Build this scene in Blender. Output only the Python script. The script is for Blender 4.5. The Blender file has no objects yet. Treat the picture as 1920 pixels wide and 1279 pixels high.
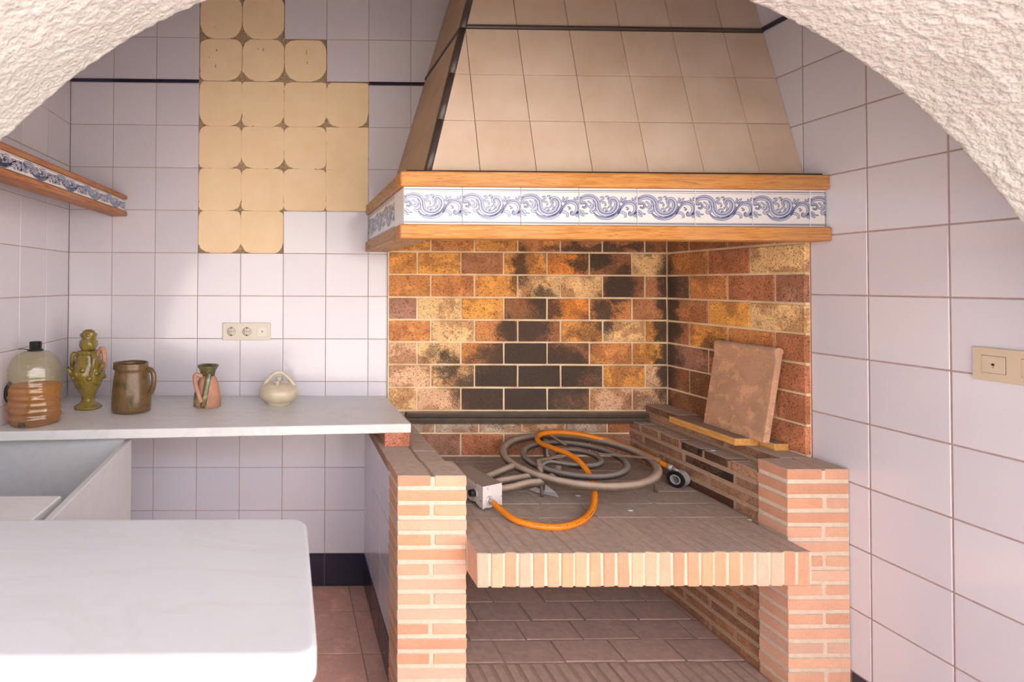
import bpy, bmesh, math, random
from mathutils import Vector, Matrix, noise
random.seed(7)
sc = bpy.context.scene
col = sc.collection
PI = math.pi

def lin(r, g, b):
    f = lambda c: (c/255/12.92) if c/255 <= .04045 else ((c/255+.055)/1.055)**2.4
    return (f(r), f(g), f(b), 1)

# ------------------------------------------------------------------ camera
cam = bpy.data.cameras.new('camera'); camo = bpy.data.objects.new('camera', cam); col.objects.link(camo)
cam.sensor_width = 36; cam.sensor_fit = 'HORIZONTAL'
cam.lens = 976.607*36/1920
cam.shift_x = (960-554.38)/1920; cam.shift_y = (518.01-639.5)/1920
cr = Vector((0.9998217, -0.0181689, 0.0051476)); cu = Vector((-0.0053987, -0.0138030, 0.9998902)); cf = Vector((0.0180958, 0.9997397, 0.0138987))
M = Matrix((cr, cu, -cf)).transposed().to_4x4(); M.translation = (0.81418, -2.44573, 1.40949)
camo.matrix_world = M
cam.clip_start = .02; cam.clip_end = 300
cam.dof.use_dof = True; cam.dof.focus_distance = 2.1; cam.dof.aperture_fstop = 4.5
sc.camera = camo

# ------------------------------------------------------------------ world, sun, exposure
w = bpy.data.worlds.new('sky'); sc.world = w; w.use_nodes = True
nt = w.node_tree; bg = nt.nodes['Background']
sky = nt.nodes.new('ShaderNodeTexSky'); sky.sky_type = 'NISHITA'; sky.sun_disc = False
sky.sun_elevation = math.radians(52); sky.sun_rotation = math.radians(150); sky.air_density = 1.0; sky.dust_density = 2.0
nt.links.new(sky.outputs[0], bg.inputs[0]); bg.inputs[1].default_value = 0.38
sun = bpy.data.lights.new('sun', 'SUN'); suno = bpy.data.objects.new('sun', sun); col.objects.link(suno)
sun.energy = 8.0; sun.angle = math.radians(.6); sun.color = (1, .95, .90)
# the sun stands behind the building, so the terrace is lit and the room is not
sd = Vector((-.20, -.34, -1.0)).normalized()
suno.rotation_euler = sd.to_track_quat('-Z', 'Y').to_euler()
sc.view_settings.view_transform = 'Standard'; sc.view_settings.look = 'None'
sc.view_settings.exposure = 1.25; sc.view_settings.gamma = 1; sc.view_settings.use_curve_mapping = False

# ------------------------------------------------------------------ materials
class NB:
    def __init__(s, name):
        s.m = bpy.data.materials.new(name); s.m.use_nodes = True; s.t = s.m.node_tree; s.b = s.t.nodes['Principled BSDF']
    def n(s, ty, **k):
        x = s.t.nodes.new(ty)
        for a, v in k.items():
            if a.startswith('i_'):
                key = a[2:]
                x.inputs[int(key) if key.isdigit() else key.replace('_', ' ')].default_value = v
            else: setattr(x, a, v)
        return x
    def l(s, a, b): s.t.links.new(a, b)
    def pos(s, obj=True, scale=(1, 1, 1)):
        if obj: o = s.n('ShaderNodeTexCoord').outputs['Object']
        else: o = s.n('ShaderNodeNewGeometry').outputs['Position']
        mp = s.n('ShaderNodeMapping'); mp.inputs['Scale'].default_value = scale; s.l(o, mp.inputs[0])
        return mp.outputs[0]
    def noise(s, vec, scale, detail=4, rough=.55, dist=0):
        x = s.n('ShaderNodeTexNoise', i_Scale=scale, i_Detail=detail, i_Roughness=rough, i_Distortion=dist); s.l(vec, x.inputs['Vector']); return x.outputs['Fac']
    def ramp(s, fac, stops):
        r = s.n('ShaderNodeValToRGB'); e = r.color_ramp.elements
        while len(e) < len(stops): e.new(.5)
        for i, (p, c) in enumerate(stops):
            e[i].position = p; e[i].color = c if len(c) == 4 else (*c, 1)
        s.l(fac, r.inputs[0]); return r.outputs[0]
    def mr(s, v, a, b, c=0., d=1.):
        x = s.n('ShaderNodeMapRange'); s.l(v, x.inputs[0])
        for i, q in enumerate((a, b, c, d)): x.inputs[i+1].default_value = q
        return x.outputs[0]
    def mix(s, fac, a, b, mode='MIX'):
        x = s.n('ShaderNodeMix', data_type='RGBA', blend_type=mode)
        for inp, v in ((0, fac), (6, a), (7, b)):
            if hasattr(v, 'links') or hasattr(v, 'is_linked'): s.l(v, x.inputs[inp])
            else: x.inputs[inp].default_value = v
        return x.outputs[2]
    def math(s, op, a, b=0.):
        x = s.n('ShaderNodeMath', operation=op)
        for i, v in enumerate((a, b)):
            if hasattr(v, 'is_linked'): s.l(v, x.inputs[i])
            else: x.inputs[i].default_value = v
        return x.outputs[0]
    def bump(s, h, strength=.3, dist=.002):
        x = s.n('ShaderNodeBump', i_Strength=strength, i_Distance=dist); s.l(h, x.inputs['Height']); s.l(x.outputs[0], s.b.inputs['Normal'])
    def rnd(s): return s.n('ShaderNodeObjectInfo').outputs['Random']
    def ocol(s): return s.n('ShaderNodeObjectInfo').outputs['Color']
    def up(s):
        g = s.n('ShaderNodeNewGeometry'); x = s.n('ShaderNodeSeparateXYZ'); s.l(g.outputs['Normal'], x.inputs[0]); return x.outputs[2]
    def fin(s, c, rough=.5, spec=.5, **k):
        if hasattr(c, 'is_linked'): s.l(c, s.b.inputs['Base Color'])
        else: s.b.inputs['Base Color'].default_value = c
        if hasattr(rough, 'is_linked'): s.l(rough, s.b.inputs['Roughness'])
        else: s.b.inputs['Roughness'].default_value = rough
        s.b.inputs['Specular IOR Level'].default_value = spec
        for a, v in k.items(): s.b.inputs[a].default_value = v
        return s.m

def glaze(name, c1, c2, rough=.12, wave=.25, dirt=None):
    m = NB(name); p = m.pos(False)
    base = m.mix(m.rnd(), c1, c2)
    n1 = m.noise(p, 7, 3)
    if dirt: base = m.mix(m.mr(n1, .35, .75, 0, .6), base, dirt)
    n2 = m.noise(p, 11, 2)
    m.bump(n2, wave, .004)
    sp = m.noise(p, 160, 2); spots = m.mr(sp, .76, .80, 0, .35)
    base = m.mix(spots, base, lin(120, 100, 90))
    rr = m.mr(m.noise(p, 25, 3), .3, .8, rough, rough+.12)
    return m.fin(base, rr, .75)

MAT = {}
MAT['tile'] = glaze('white_glazed_tile', lin(223, 219, 226), lin(215, 211, 220), .08, .12)
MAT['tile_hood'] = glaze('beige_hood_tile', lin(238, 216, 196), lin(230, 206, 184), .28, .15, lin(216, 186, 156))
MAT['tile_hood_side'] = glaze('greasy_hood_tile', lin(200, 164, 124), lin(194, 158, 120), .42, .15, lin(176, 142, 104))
MAT['navy'] = glaze('navy_glazed_tile', lin(38, 40, 62), lin(32, 34, 54), .16, .1)
MAT['hood_trim'] = glaze('dark_grimy_trim', lin(78, 66, 62), lin(70, 58, 56), .35, .2)

def simple(name, c, rough=.6, ns=30, amt=.12, bs=.2, bd=.001, c2=None, spec=.4, bscale=None, world=True, **k):
    m = NB(name); p = m.pos(not world)
    n = m.noise(p, ns, 5, .6)
    d = c2 or tuple(x*(1-amt*2.5) for x in c[:3])+(1,)
    b = m.mix(m.mr(n, .3, .75), c, d)
    h = m.noise(p, bscale or ns*4, 4, .6)
    m.bump(h, bs, bd)
    return m.fin(b, rough, spec, **k)

MAT['grout'] = simple('pinkish_grout', lin(190, 162, 156), .9, 40)
def mortar(name, c, dust):
    m = NB(name); p = m.pos(False)
    b = m.mix(m.mr(m.noise(p, 60, 5), .3, .75), c, tuple(x*.84 for x in c[:3])+(1,))
    b = m.mix(m.math('MULTIPLY', m.mr(m.up(), .5, .9), m.mr(m.noise(p, 30, 4), .3, .6, dust*.8, dust)), b, lin(150, 134, 122))
    m.bump(m.noise(p, 180, 4), .8, .003); return m.fin(b, .95, .1)
MAT['mortar'] = mortar('cream_mortar', lin(230, 208, 186), .75)
MAT['mortar_dirty'] = mortar('dusty_mortar', lin(190, 160, 132), .8)
MAT['sand'] = simple('sandy_tile_bed', lin(206, 178, 144), .95, 120, .25, .9, .003, bscale=400)
MAT['plaster'] = simple('white_plaster', lin(235, 228, 218), .9, 12, .04, .4, .002, bscale=90)
MAT['room_ceiling'] = simple('ceiling_plaster', lin(232, 224, 214), .9, 12, .04, .4, .002, bscale=90)

def stucco():
    m = NB('rough_white_stucco'); p = m.pos(False)
    n = m.noise(p, 95, 2, .5, 0); n2 = m.noise(p, 240, 2)
    h = m.math('ADD', m.mr(n, .35, .7), m.math('MULTIPLY', n2, .35))
    m.bump(h, .5, .006)
    c = m.mix(m.mr(m.noise(p, 6, 3), .3, .7), lin(220, 217, 212), lin(210, 206, 200))
    return m.fin(c, .95, .1)
MAT['stucco'] = stucco()

def adhesive():
    m = NB('cream_tile_adhesive'); p = m.pos(False)
    n = m.noise(p, 9, 4); c = m.mix(m.mr(n, .3, .7), lin(252, 228, 190), lin(246, 218, 176))
    streak = m.noise(m.pos(False, (1, 1, 7)), 60, 3); c = m.mix(m.mr(streak, .55, .75, 0, .22), c, lin(230, 200, 156))
    m.bump(streak, .35, .0015)
    return m.fin(c, .85, .2)
MAT['adhesive'] = adhesive()

def brick(name, dust=0., dustc=None, spots=0., bs=.5, second=None, soot=None, rough=.88):
    """clay brick: own colour per object, mottled; dust settles on faces that look up; soot blobs are stains in world space"""
    m = NB(name); p = m.pos(False)
    c = m.ocol()
    n = m.noise(p, 18, 5, .6)
    c = m.mix(m.mr(n, .35, .7, 0, .12 if soot else .35), c, m.mix(1., c, (.74, .66, .60, 1), 'MULTIPLY'))
    fine = m.noise(p, 260, 3, .7)
    c = m.mix(m.mr(fine, .5, .72, 0, .15 if soot else .35), c, m.mix(1., c, (.55, .48, .42, 1), 'MULTIPLY'))
    if second:
        st = m.noise(p, 120, 4, .8); fld = m.noise(p, 9, 3, .6, .4)
        v = m.math('ADD', m.math('MULTIPLY', fld, 2.6), m.math('MULTIPLY', st, 1.0))
        c = m.mix(m.mr(v, 1.78, 1.98, 0, second[1]), c, second[0])
        v2 = m.math('ADD', m.math('MULTIPLY', m.noise(m.pos(False, (1.3, 1.3, 1.3)), 13, 3, .6, .4), 2.2), m.math('MULTIPLY', st, 1.0))
        c = m.mix(m.mr(v2, 1.66, 1.84, 0, .8), c, m.mix(1., c, (1.35, 1.34, 1.25, 1), 'MULTIPLY'))
    if spots:
        s = m.noise(p, 150, 2, .5); c = m.mix(m.mr(s, .585, .63, 0, spots), c, lin(62, 38, 26))
        s = m.noise(p, 420, 1, .5); c = m.mix(m.mr(s, .56, .66, 0, spots), c, lin(84, 50, 34))
    if soot:
        warp = m.n('ShaderNodeTexNoise', i_Scale=9., i_Detail=5., i_Roughness=.68); m.l(p, warp.inputs['Vector'])
        ctr = m.n('ShaderNodeVectorMath', operation='SUBTRACT'); m.l(warp.outputs['Color'], ctr.inputs[0]); ctr.inputs[1].default_value = (.5, .5, .5)
        wv = m.n('ShaderNodeVectorMath', operation='MULTIPLY_ADD'); m.l(ctr.outputs[0], wv.inputs[0])
        wv.inputs[1].default_value = (.22, .22, .22); m.l(p, wv.inputs[2])
        acc = None
        for (cx, cy, cz, sx, sy, sz, k) in soot:
            mp = m.n('ShaderNodeMapping', vector_type='TEXTURE'); mp.inputs['Location'].default_value = (cx, cy, cz); mp.inputs['Scale'].default_value = (sx, sy, sz); m.l(wv.outputs[0], mp.inputs[0])
            ln = m.n('ShaderNodeVectorMath', operation='LENGTH'); m.l(mp.outputs[0], ln.inputs[0])
            v = m.mr(ln.outputs['Value'], 1.35, .45, 0, k)
            acc = v if acc is None else m.math('MAXIMUM', acc, v)
        grit = m.noise(p, 230, 4, .85)
        v = m.math('ADD', m.math('MULTIPLY', acc, .85), m.math('MULTIPLY', grit, 1.5))
        fac = m.mr(v, 1.12, 1.34, 0, .93)
        c = m.mix(fac, c, m.mix(m.mr(m.noise(p, 320, 2), .4, .65), lin(64, 55, 49), lin(90, 78, 68)))
    if dust:
        d = m.math('MULTIPLY', m.mr(m.up(), .2, .75), m.mr(m.noise(p, 14, 4), .2, .6, dust*.75, dust))
        dc = m.mix(m.mr(m.noise(p, 45, 4), .3, .7), dustc, tuple(x*.78 for x in dustc[:3])+(1,))
        c = m.mix(d, c, dc)
    h = m.noise(p, 300, 4, .7); m.bump(h, bs, .0018)
    return m.fin(c, rough, .25)
DUST = lin(200, 182, 166)
MAT['brick'] = brick('salmon_brick', .95, DUST)
MAT['brick_inner'] = brick('dirty_brown_brick', .95, DUST, .4, .6, (lin(128, 94, 76), .5))
MAT['brick_hearth'] = brick('hearth_brick', .97, lin(184, 168, 156))
MAT['brick_base'] = brick('dusty_base_brick', .8, lin(190, 166, 156), .1)
BS = -.02
SOOT = [(1.84, BS, .90, .30, .2, .17, 1), (1.93, BS, 1.06, .30, .2, .12, 1), (2.08, BS, 1.00, .22, .2, .13, .95),
        (1.93, BS, 1.20, .19, .2, .09, .9), (2.02, BS, 1.30, .10, .2, .14, .75), (1.58, BS, 1.02, .10, .2, .09, .75),
        (1.50, BS, 1.10, .07, .2, .09, .6), (2.24, BS, 1.16, .12, .2, .10, .6), (2.30, BS, 1.26, .10, .2, .12, .8),
        (2.38, BS, 1.40, .13, .2, .11, .85), (2.24, BS, 1.52, .16, .2, .06, .8), (1.93, BS, 1.50, .07, .2, .14, .7),
        (1.72, BS, 1.50, .10, .2, .07, .4), (1.88, BS, 1.40, .05, .2, .09, .6), (1.45, BS, 1.50, .10, .2, .05, .35),
        (2.61, 0, 1.20, .07, .13, .50, .95), (2.50, BS, .86, .12, .2, .07, .55), (1.66, BS, .94, .06, .2, .1, .5),
        (2.61, -.22, .95, .1, .16, .16, .55), (2.61, -.28, 1.16, .1, .10, .05, .6), (1.6, BS, 1.58, .5, .2, .035, .35), (2.3, BS, 1.58, .4, .2, .04, .7)]
MAT['firebrick'] = brick('speckled_firebrick', 0, None, .62, .45, (lin(168, 108, 72), .6), SOOT)
MAT['mortar_fire'] = NB('heat_stained_mortar').fin(lin(226, 194, 150), .95, .1)
def mfire():
    m = NB('firebrick_mortar'); p = m.pos(False)
    c = m.mix(m.mr(m.noise(p, 9, 4), .4, .7, 0, .8), lin(244, 218, 182), lin(206, 172, 132)); m.bump(m.noise(p, 200, 3), .6, .002)
    return m.fin(c, .95, .1)
MAT['mortar_fire'] = mfire()

def wood(name, c1, c2, c3, axis=0, weather=.25):
    m = NB(name); sc_ = [14, 14, 14]; sc_[axis] = .9
    p = m.pos(True, tuple(sc_))
    n = m.noise(p, 7, 6, .65, 1.2); c = m.ramp(n, [(.34, c1), (.5, c2), (.64, c3)])
    p2 = m.pos(True, tuple(x*4 for x in sc_)); cr_ = m.noise(p2, 5, 3, .6)
    c = m.mix(m.mr(cr_, .59, .68, 0, .6), c, lin(112, 74, 44))
    w_ = m.noise(m.pos(False), 2.2, 3); c = m.mix(m.mr(w_, .45, .7, 0, weather), c, lin(206, 176, 144))
    m.bump(cr_, .4, .0012)
    return m.fin(c, .6, .3)
MAT['oak_shelf'] = wood('dull_brown_oak', lin(196, 136, 96), lin(180, 120, 82), lin(146, 92, 62), 1, .3)
for ax in (0, 1):
    MAT['oak%d' % ax] = wood('golden_oak_%s' % 'xy'[ax], lin(222, 160, 92), lin(206, 142, 76), lin(178, 114, 58), ax)
MAT['oak_side'] = wood('weathered_oak', lin(206, 166, 128), lin(190, 148, 110), lin(156, 116, 82), 1, .5)
MAT['plank'] = wood('pale_pine', lin(226, 178, 116), lin(212, 158, 92), lin(190, 136, 78), 1)

def marble(name, base, vein, rough=.22, vs=2.2):
    m = NB(name); p = m.pos(False)
    wv = m.n('ShaderNodeTexNoise', i_Scale=vs, i_Detail=7., i_Roughness=.65, i_Distortion=1.4); m.l(m.pos(False, (1, 2.6, 1)), wv.inputs['Vector'])
    v = m.math('ABSOLUTE', m.math('SUBTRACT', wv.outputs['Fac'], .5))
    c = m.mix(m.mr(v, 0, .035, .16, 0), base, vein)
    c = m.mix(m.mr(m.noise(p, 3, 4), .4, .75, 0, .35), c, tuple(x*.86 for x in base[:3])+(1,))
    m.bump(m.noise(p, 90, 3), .08, .001)
    return m.fin(c, rough, .45)
MAT['marble'] = marble('white_marble', lin(226, 225, 224), lin(172, 170, 168), .4)
MAT['marble_bar'] = marble('white_bar_marble', lin(198, 201, 207), lin(176, 172, 166), .33, 1.3)
MAT['marble_sink'] = marble('sink_marble', lin(214, 212, 212), lin(180, 176, 176), .4)

def dusted(name, c, dustc, rough=.7, metallic=0., amt=.95, specks=True):
    m = NB(name); p = m.pos(False)
    b = m.mix(m.mr(m.noise(p, 22, 4), .35, .7), c, tuple(x*.6 for x in c[:3])+(1,))
    d = m.math('MULTIPLY', m.mr(m.up(), -.1, .7), m.mr(m.noise(p, 20, 4), .2, .6, amt*.7, amt))
    b = m.mix(d, b, dustc)
    if specks: b = m.mix(m.mr(m.noise(p, 500, 1), .68, .72, 0, .6), b, lin(205, 200, 195))
    m.bump(m.noise(p, 260, 4, .7), .4, .0015)
    return m.fin(b, rough, .3, Metallic=metallic)
MAT['burner'] = dusted('dusty_burner_steel', lin(104, 86, 74), lin(186, 166, 148), .8)
MAT['burner_dark'] = dusted('sooty_inner_steel', lin(72, 64, 60), lin(154, 142, 134), .8)
MAT['rail'] = dusted('sooty_rail_steel', lin(62, 48, 38), lin(176, 156, 138), .7)
def enamel():
    m = NB('chipped_white_enamel'); p = m.pos(False)
    b = m.mix(m.mr(m.noise(p, 55, 4, .7), .62, .68), lin(222, 214, 212), lin(128, 82, 58))
    d = m.mr(m.up(), .5, .9, 0, .97); b = m.mix(d, b, lin(158, 143, 130))
    return m.fin(b, .45, .4)
MAT['enamel'] = enamel()
MAT['hose'] = NB('orange_rubber').fin(lin(240, 140, 28), .38, .5)
MAT['black'] = simple('black_plastic', lin(36, 34, 38), .4, 40, .1, .05)
MAT['ink'] = NB('black_ink').fin(lin(50, 35, 25), .7, .1)
MAT['steel'] = simple('galvanised_steel', lin(200, 198, 198), .42, 60, .08, .08, Metallic=.2)
MAT['white_plastic'] = simple('ivory_plastic', lin(226, 216, 202), .4, 20, .02, .03)
MAT['white_insert'] = simple('ivory_plastic_insert', lin(232, 224, 212), .35, 20, .02, .03)
MAT['beige_plastic'] = simple('beige_plastic', lin(214, 196, 172), .45, 20, .03, .03)
MAT['dark_gap'] = NB('dark_gap').fin(lin(40, 34, 32), .8, .1)
MAT['paper'] = simple('white_paper', lin(225, 225, 222), .8, 60, .05, .2)
MAT['terracotta'] = brick('terracotta_floor_tile', .45, lin(222, 190, 178), .1, .3, (lin(206, 148, 130), .5), rough=.6)
MAT['stair_tile'] = brick('dusty_clay_stair_tile', .5, DUST, .12, .4, (lin(186, 148, 120), .6))
MAT['soot_metal'] = simple('sooty_hood_inside', lin(70, 52, 42), .9, 20, .3, .3)
MAT['terrace'] = simple('terrace_paving', lin(222, 208, 194), .85, 3, .08, .3)
MAT['ochre'] = simple('bounce_wall_render', lin(240, 232, 220), .9, 3, .05, .3)  # for the added light-bouncing wall out of view
MAT['print_fill'] = NB('pale_blue_print').fin(lin(194, 200, 220), .15, .5)
MAT['print_line'] = NB('blue_ink_print').fin(lin(88, 94, 136), .15, .5)
MAT['tile_print'] = glaze('white_border_tile', lin(238, 234, 232), lin(234, 230, 228), .12, .1)

def ceramic(name, c1, c2, c3, ns=14, rough=.22, coat=.5):
    m = NB(name); p = m.pos(True)
    c = m.ramp(m.noise(p, ns, 4, .6, .6), [(.32, c1), (.5, c2), (.68, c3)])
    m.bump(m.noise(p, 45, 3), .25, .002)
    return m.fin(c, rough, .5, **{'Coat Weight': coat, 'Coat Roughness': .08})
MAT['green_glaze'] = ceramic('olive_green_glaze', lin(116, 98, 36), lin(142, 122, 52), lin(96, 88, 44), 22)
MAT['brown_glaze'] = ceramic('olive_brown_glaze', lin(92, 74, 42), lin(118, 88, 56), lin(80, 68, 36), 16, .32, .3)
MAT['bare_clay'] = ceramic('bare_pink_clay', lin(204, 152, 126), lin(192, 142, 116), lin(178, 126, 102), 20, .75, 0)
MAT['drip_glaze'] = ceramic('dark_green_drip_glaze', lin(112, 104, 44), lin(78, 78, 52), lin(146, 130, 60), 30)
MAT['cream_glaze'] = ceramic('cream_glaze', lin(214, 202, 176), lin(206, 192, 166), lin(196, 182, 156), 10, .3, .4)
MAT['pot_inside'] = NB('dark_pot_inside').fin(lin(70, 54, 34), .4, .4)

def pet():
    m = NB('clear_plastic'); t = m.t; out = t.nodes['Material Output']
    tr = m.n('ShaderNodeBsdfTransparent'); tr.inputs[0].default_value = (.93, .93, .84, 1)
    gl = m.n('ShaderNodeBsdfGlossy', i_Roughness=.08); df = m.n('ShaderNodeBsdfDiffuse'); df.inputs[0].default_value = lin(196, 186, 140)
    m1 = m.n('ShaderNodeMixShader'); m1.inputs[0].default_value = .16; m.l(tr.outputs[0], m1.inputs[1]); m.l(df.outputs[0], m1.inputs[2])
    fr = m.n('ShaderNodeFresnel', i_IOR=1.25); m2 = m.n('ShaderNodeMixShader'); m2.inputs[0].default_value = .10; m.l(m1.outputs[0], m2.inputs[1]); m.l(gl.outputs[0], m2.inputs[2])
    m.l(m2.outputs[0], out.inputs[0]); return m.m
def oil():
    m = NB('amber_oil'); t = m.t; out = t.nodes['Material Output']
    tr = m.n('ShaderNodeBsdfTransparent'); tr.inputs[0].default_value = (.98, .66, .16, 1)
    df = m.n('ShaderNodeBsdfDiffuse'); df.inputs[0].default_value = lin(236, 156, 24)
    sx = m.n('ShaderNodeSeparateXYZ'); m.l(m.pos(True), sx.inputs[0]); cc_ = m.mix(m.mr(sx.outputs[2], .03, .13), lin(186, 112, 50), lin(244, 162, 20)); m.l(cc_, df.inputs[0])
    tl = m.n('ShaderNodeBsdfTranslucent'); tl.inputs[0].default_value = lin(255, 180, 50)
    a = m.n('ShaderNodeMixShader'); a.inputs[0].default_value = .5; m.l(df.outputs[0], a.inputs[1]); m.l(tl.outputs[0], a.inputs[2])
    b = m.n('ShaderNodeMixShader'); b.inputs[0].default_value = .62; m.l(tr.outputs[0], b.inputs[1]); m.l(a.outputs[0], b.inputs[2])
    m.l(b.outputs[0], out.inputs[0]); return m.m
MAT['pet'] = pet(); MAT['oil'] = oil()

# ------------------------------------------------------------------ mesh helpers
def link(name, me, mat, parent=None, loc=(0, 0, 0), rot=None, color=None, label=None):
    if mat is not None and not me.materials: me.materials.append(MAT[mat])
    o = bpy.data.objects.new(name, me); col.objects.link(o)
    if parent is not None: o.parent = parent
    o.location = loc
    if rot is not None: o.rotation_euler = rot
    if color is not None: o.color = color
    if label: o['label'] = label
    return o
def empty(name, loc=(0, 0, 0), parent=None, rz=0):
    o = bpy.data.objects.new(name, None); col.objects.link(o); o.location = loc; o.rotation_euler = (0, 0, rz); o.empty_display_size = .05
    if parent: o.parent = parent
    return o
def tag(o, label=None, cat=None, group=None, kind=None):
    if label: o['label'] = label
    if cat: o['category'] = cat
    if group: o['group'] = group
    if kind: o['kind'] = kind
    return o
def bm_mesh(bm, smooth=False):
    me = bpy.data.meshes.new('mesh'); bm.normal_update(); bm.to_mesh(me); bm.free()
    if smooth:
        for p in me.polygons: p.use_smooth = True
    return me
_cache = {}
def boxmesh(sx, sy, sz, c=.001, mat=None, jitter=0, variant=0):
    key = (round(sx, 4), round(sy, 4), round(sz, 4), c, mat, jitter, variant)
    if key in _cache: return _cache[key]
    bm = bmesh.new(); bmesh.ops.create_cube(bm, size=1)
    bmesh.ops.scale(bm, vec=(sx, sy, sz), verts=bm.verts)
    if jitter:
        rr = random.Random(variant*91+3)
        for v in bm.verts: v.co += Vector((rr.uniform(-1, 1), rr.uniform(-1, 1), rr.uniform(-1, 1)))*jitter
    if c: bmesh.ops.bevel(bm, geom=bm.edges[:], offset=c, segments=1, affect='EDGES', profile=.5)
    me = bm_mesh(bm)
    if mat: me.materials.append(MAT[mat])
    _cache[key] = me
    return me
def box(name, x0, x1, y0, y1, z0, z1, mat, parent=None, c=.001, color=None, jitter=0, label=None, base=(0, 0, 0), rot=None, variant=0):
    """axis box between bounds given in the parent's frame shifted by base"""
    me = boxmesh(abs(x1-x0), abs(y1-y0), abs(z1-z0), c, mat, jitter, variant)
    return link(name, me, None, parent, ((x0+x1)/2-base[0], (y0+y1)/2-base[1], (z0+z1)/2-base[2]), rot, color, label)
def multi(name, boxes, mat, parent=None, base=(0, 0, 0), c=0):
    bm = bmesh.new()
    for (x0, x1, y0, y1, z0, z1) in boxes:
        r = bmesh.ops.create_cube(bm, size=1)
        for v in r['verts']:
            v.co = Vector(((x0+x1)/2+v.co.x*(x1-x0)-base[0], (y0+y1)/2+v.co.y*(y1-y0)-base[1], (z0+z1)/2+v.co.z*(z1-z0)-base[2]))
    return link(name, bm_mesh(bm), mat, parent)
def prism(name, poly, d0, d1, mat, parent=None, frame=None, c=0, color=None, base=(0, 0, 0)):
    """poly of (u,v) in frame (origin, U, V, N); extruded from d0 to d1 along N"""
    O, U, V, N = frame
    bm = bmesh.new()
    a = [bm.verts.new(O+U*p[0]+V*p[1]+N*d0-Vector(base)) for p in poly]; b = [bm.verts.new(O+U*p[0]+V*p[1]+N*d1-Vector(base)) for p in poly]
    bm.faces.new(a[::-1]); bm.faces.new(b)
    n = len(poly)
    for i in range(n): bm.faces.new((a[i], a[(i+1) % n], b[(i+1) % n], b[i]))
    bmesh.ops.recalc_face_normals(bm, faces=bm.faces[:])
    if c:
        ed = [e for e in bm.edges if e.verts[0] in b and e.verts[1] in b]
        try: bmesh.ops.bevel(bm, geom=ed, offset=c, segments=1, affect='EDGES')
        except Exception: pass
    # recentre on the piece
    ctr = sum((v.co for v in bm.verts), Vector())/len(bm.verts)
    for v in bm.verts: v.co -= ctr
    return link(name, bm_mesh(bm), mat, parent, ctr, None, color)
def clip(poly, n, d):
    """keep the side with n.p <= d"""
    out = []
    for i in range(len(poly)):
        a, b = poly[i], poly[(i+1) % len(poly)]
        da, db = a[0]*n[0]+a[1]*n[1]-d, b[0]*n[0]+b[1]*n[1]-d
        if da <= 0: out.append(a)
        if (da < 0 < db) or (db < 0 < da):
            t = da/(da-db); out.append((a[0]+(b[0]-a[0])*t, a[1]+(b[1]-a[1])*t))
    return out
def lathe(profile, seg=48, squash=1., cap=True, fn=None):
    bm = bmesh.new(); rings = []
    for (r, z) in profile:
        ring = []
        for i in range(seg):
            a = 2*PI*i/seg; rr = r
            if fn: rr = fn(r, z, a)
            ring.append(bm.verts.new((rr*math.cos(a), rr*math.sin(a)*squash, z)))
        rings.append(ring)
    for q in range(len(rings)-1):
        for i in range(seg):
            bm.faces.new((rings[q][i], rings[q][(i+1) % seg], rings[q+1][(i+1) % seg], rings[q+1][i]))
    if cap:
        bm.faces.new(rings[0][::-1]); bm.faces.new(rings[-1])
    bmesh.ops.recalc_face_normals(bm, faces=bm.faces[:])
    return bm_mesh(bm, True)
def catmull(pts, n=8, closed=False):
    P = [Vector(p) for p in pts]; out = []; N = len(P)
    rng = range(N) if closed else range(N-1)
    for i in rng:
        if closed: p0, p1, p2, p3 = P[(i-1) % N], P[i], P[(i+1) % N], P[(i+2) % N]
        else: p0, p1, p2, p3 = P[max(i-1, 0)], P[i], P[i+1], P[min(i+2, N-1)]
        for k in range(n):
            t = k/n
            out.append(.5*((2*p1)+(p2-p0)*t+(2*p0-5*p1+4*p2-p3)*t*t+(3*p1-p0-3*p2+p3)*t**3))
    if not closed: out.append(P[-1])
    return out
def tube(pts, r, seg=12, closed=False, flat=1.):
    """swept tube; r number or list; flat squashes it along the second normal"""
    P = [Vector(p) for p in pts]; N = len(P); bm = bmesh.new(); rings = []
    T0 = (P[1]-P[0]).normalized(); up = Vector((0, 0, 1)) if abs(T0.z) < .9 else Vector((0, 1, 0))
    nrm = (up-T0*up.dot(T0)).normalized()
    for i in range(N):
        if closed: T = (P[(i+1) % N]-P[(i-1) % N]).normalized()
        else: T = (P[min(i+1, N-1)]-P[max(i-1, 0)]).normalized()
        nrm = (nrm-T*nrm.dot(T)).normalized(); b = T.cross(nrm)
        rr = r[i] if isinstance(r, (list, tuple)) else r
        rings.append([bm.verts.new(P[i]+(nrm*math.cos(2*PI*k/seg)*flat+b*math.sin(2*PI*k/seg))*rr) for k in range(seg)])
    for i in range(N if closed else N-1):
        A, B = rings[i], rings[(i+1) % N]
        for k in range(seg): bm.faces.new((A[k], A[(k+1) % seg], B[(k+1) % seg], B[k]))
    if not closed: bm.faces.new(rings[0]); bm.faces.new(rings[-1])
    bmesh.ops.recalc_face_normals(bm, faces=bm.faces[:])
    return bm_mesh(bm, True)
def rel(pts, base): return [Vector(p)-Vector(base) for p in pts]
def vary(c, a=.06):
    k = 1+random.uniform(-a, a)*2; return (min(c[0]*k, 1), min(c[1]*k*(1+random.uniform(-a, a)*.4), 1), min(c[2]*k, 1), 1)

CEIL = 2.95; XL = -.2; XR = 2.6277; YB = 0.; YA = -1.3657   # room bounds, YA is the inner face of the arched wall
G = .0013   # half joint of the wall tiles

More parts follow.
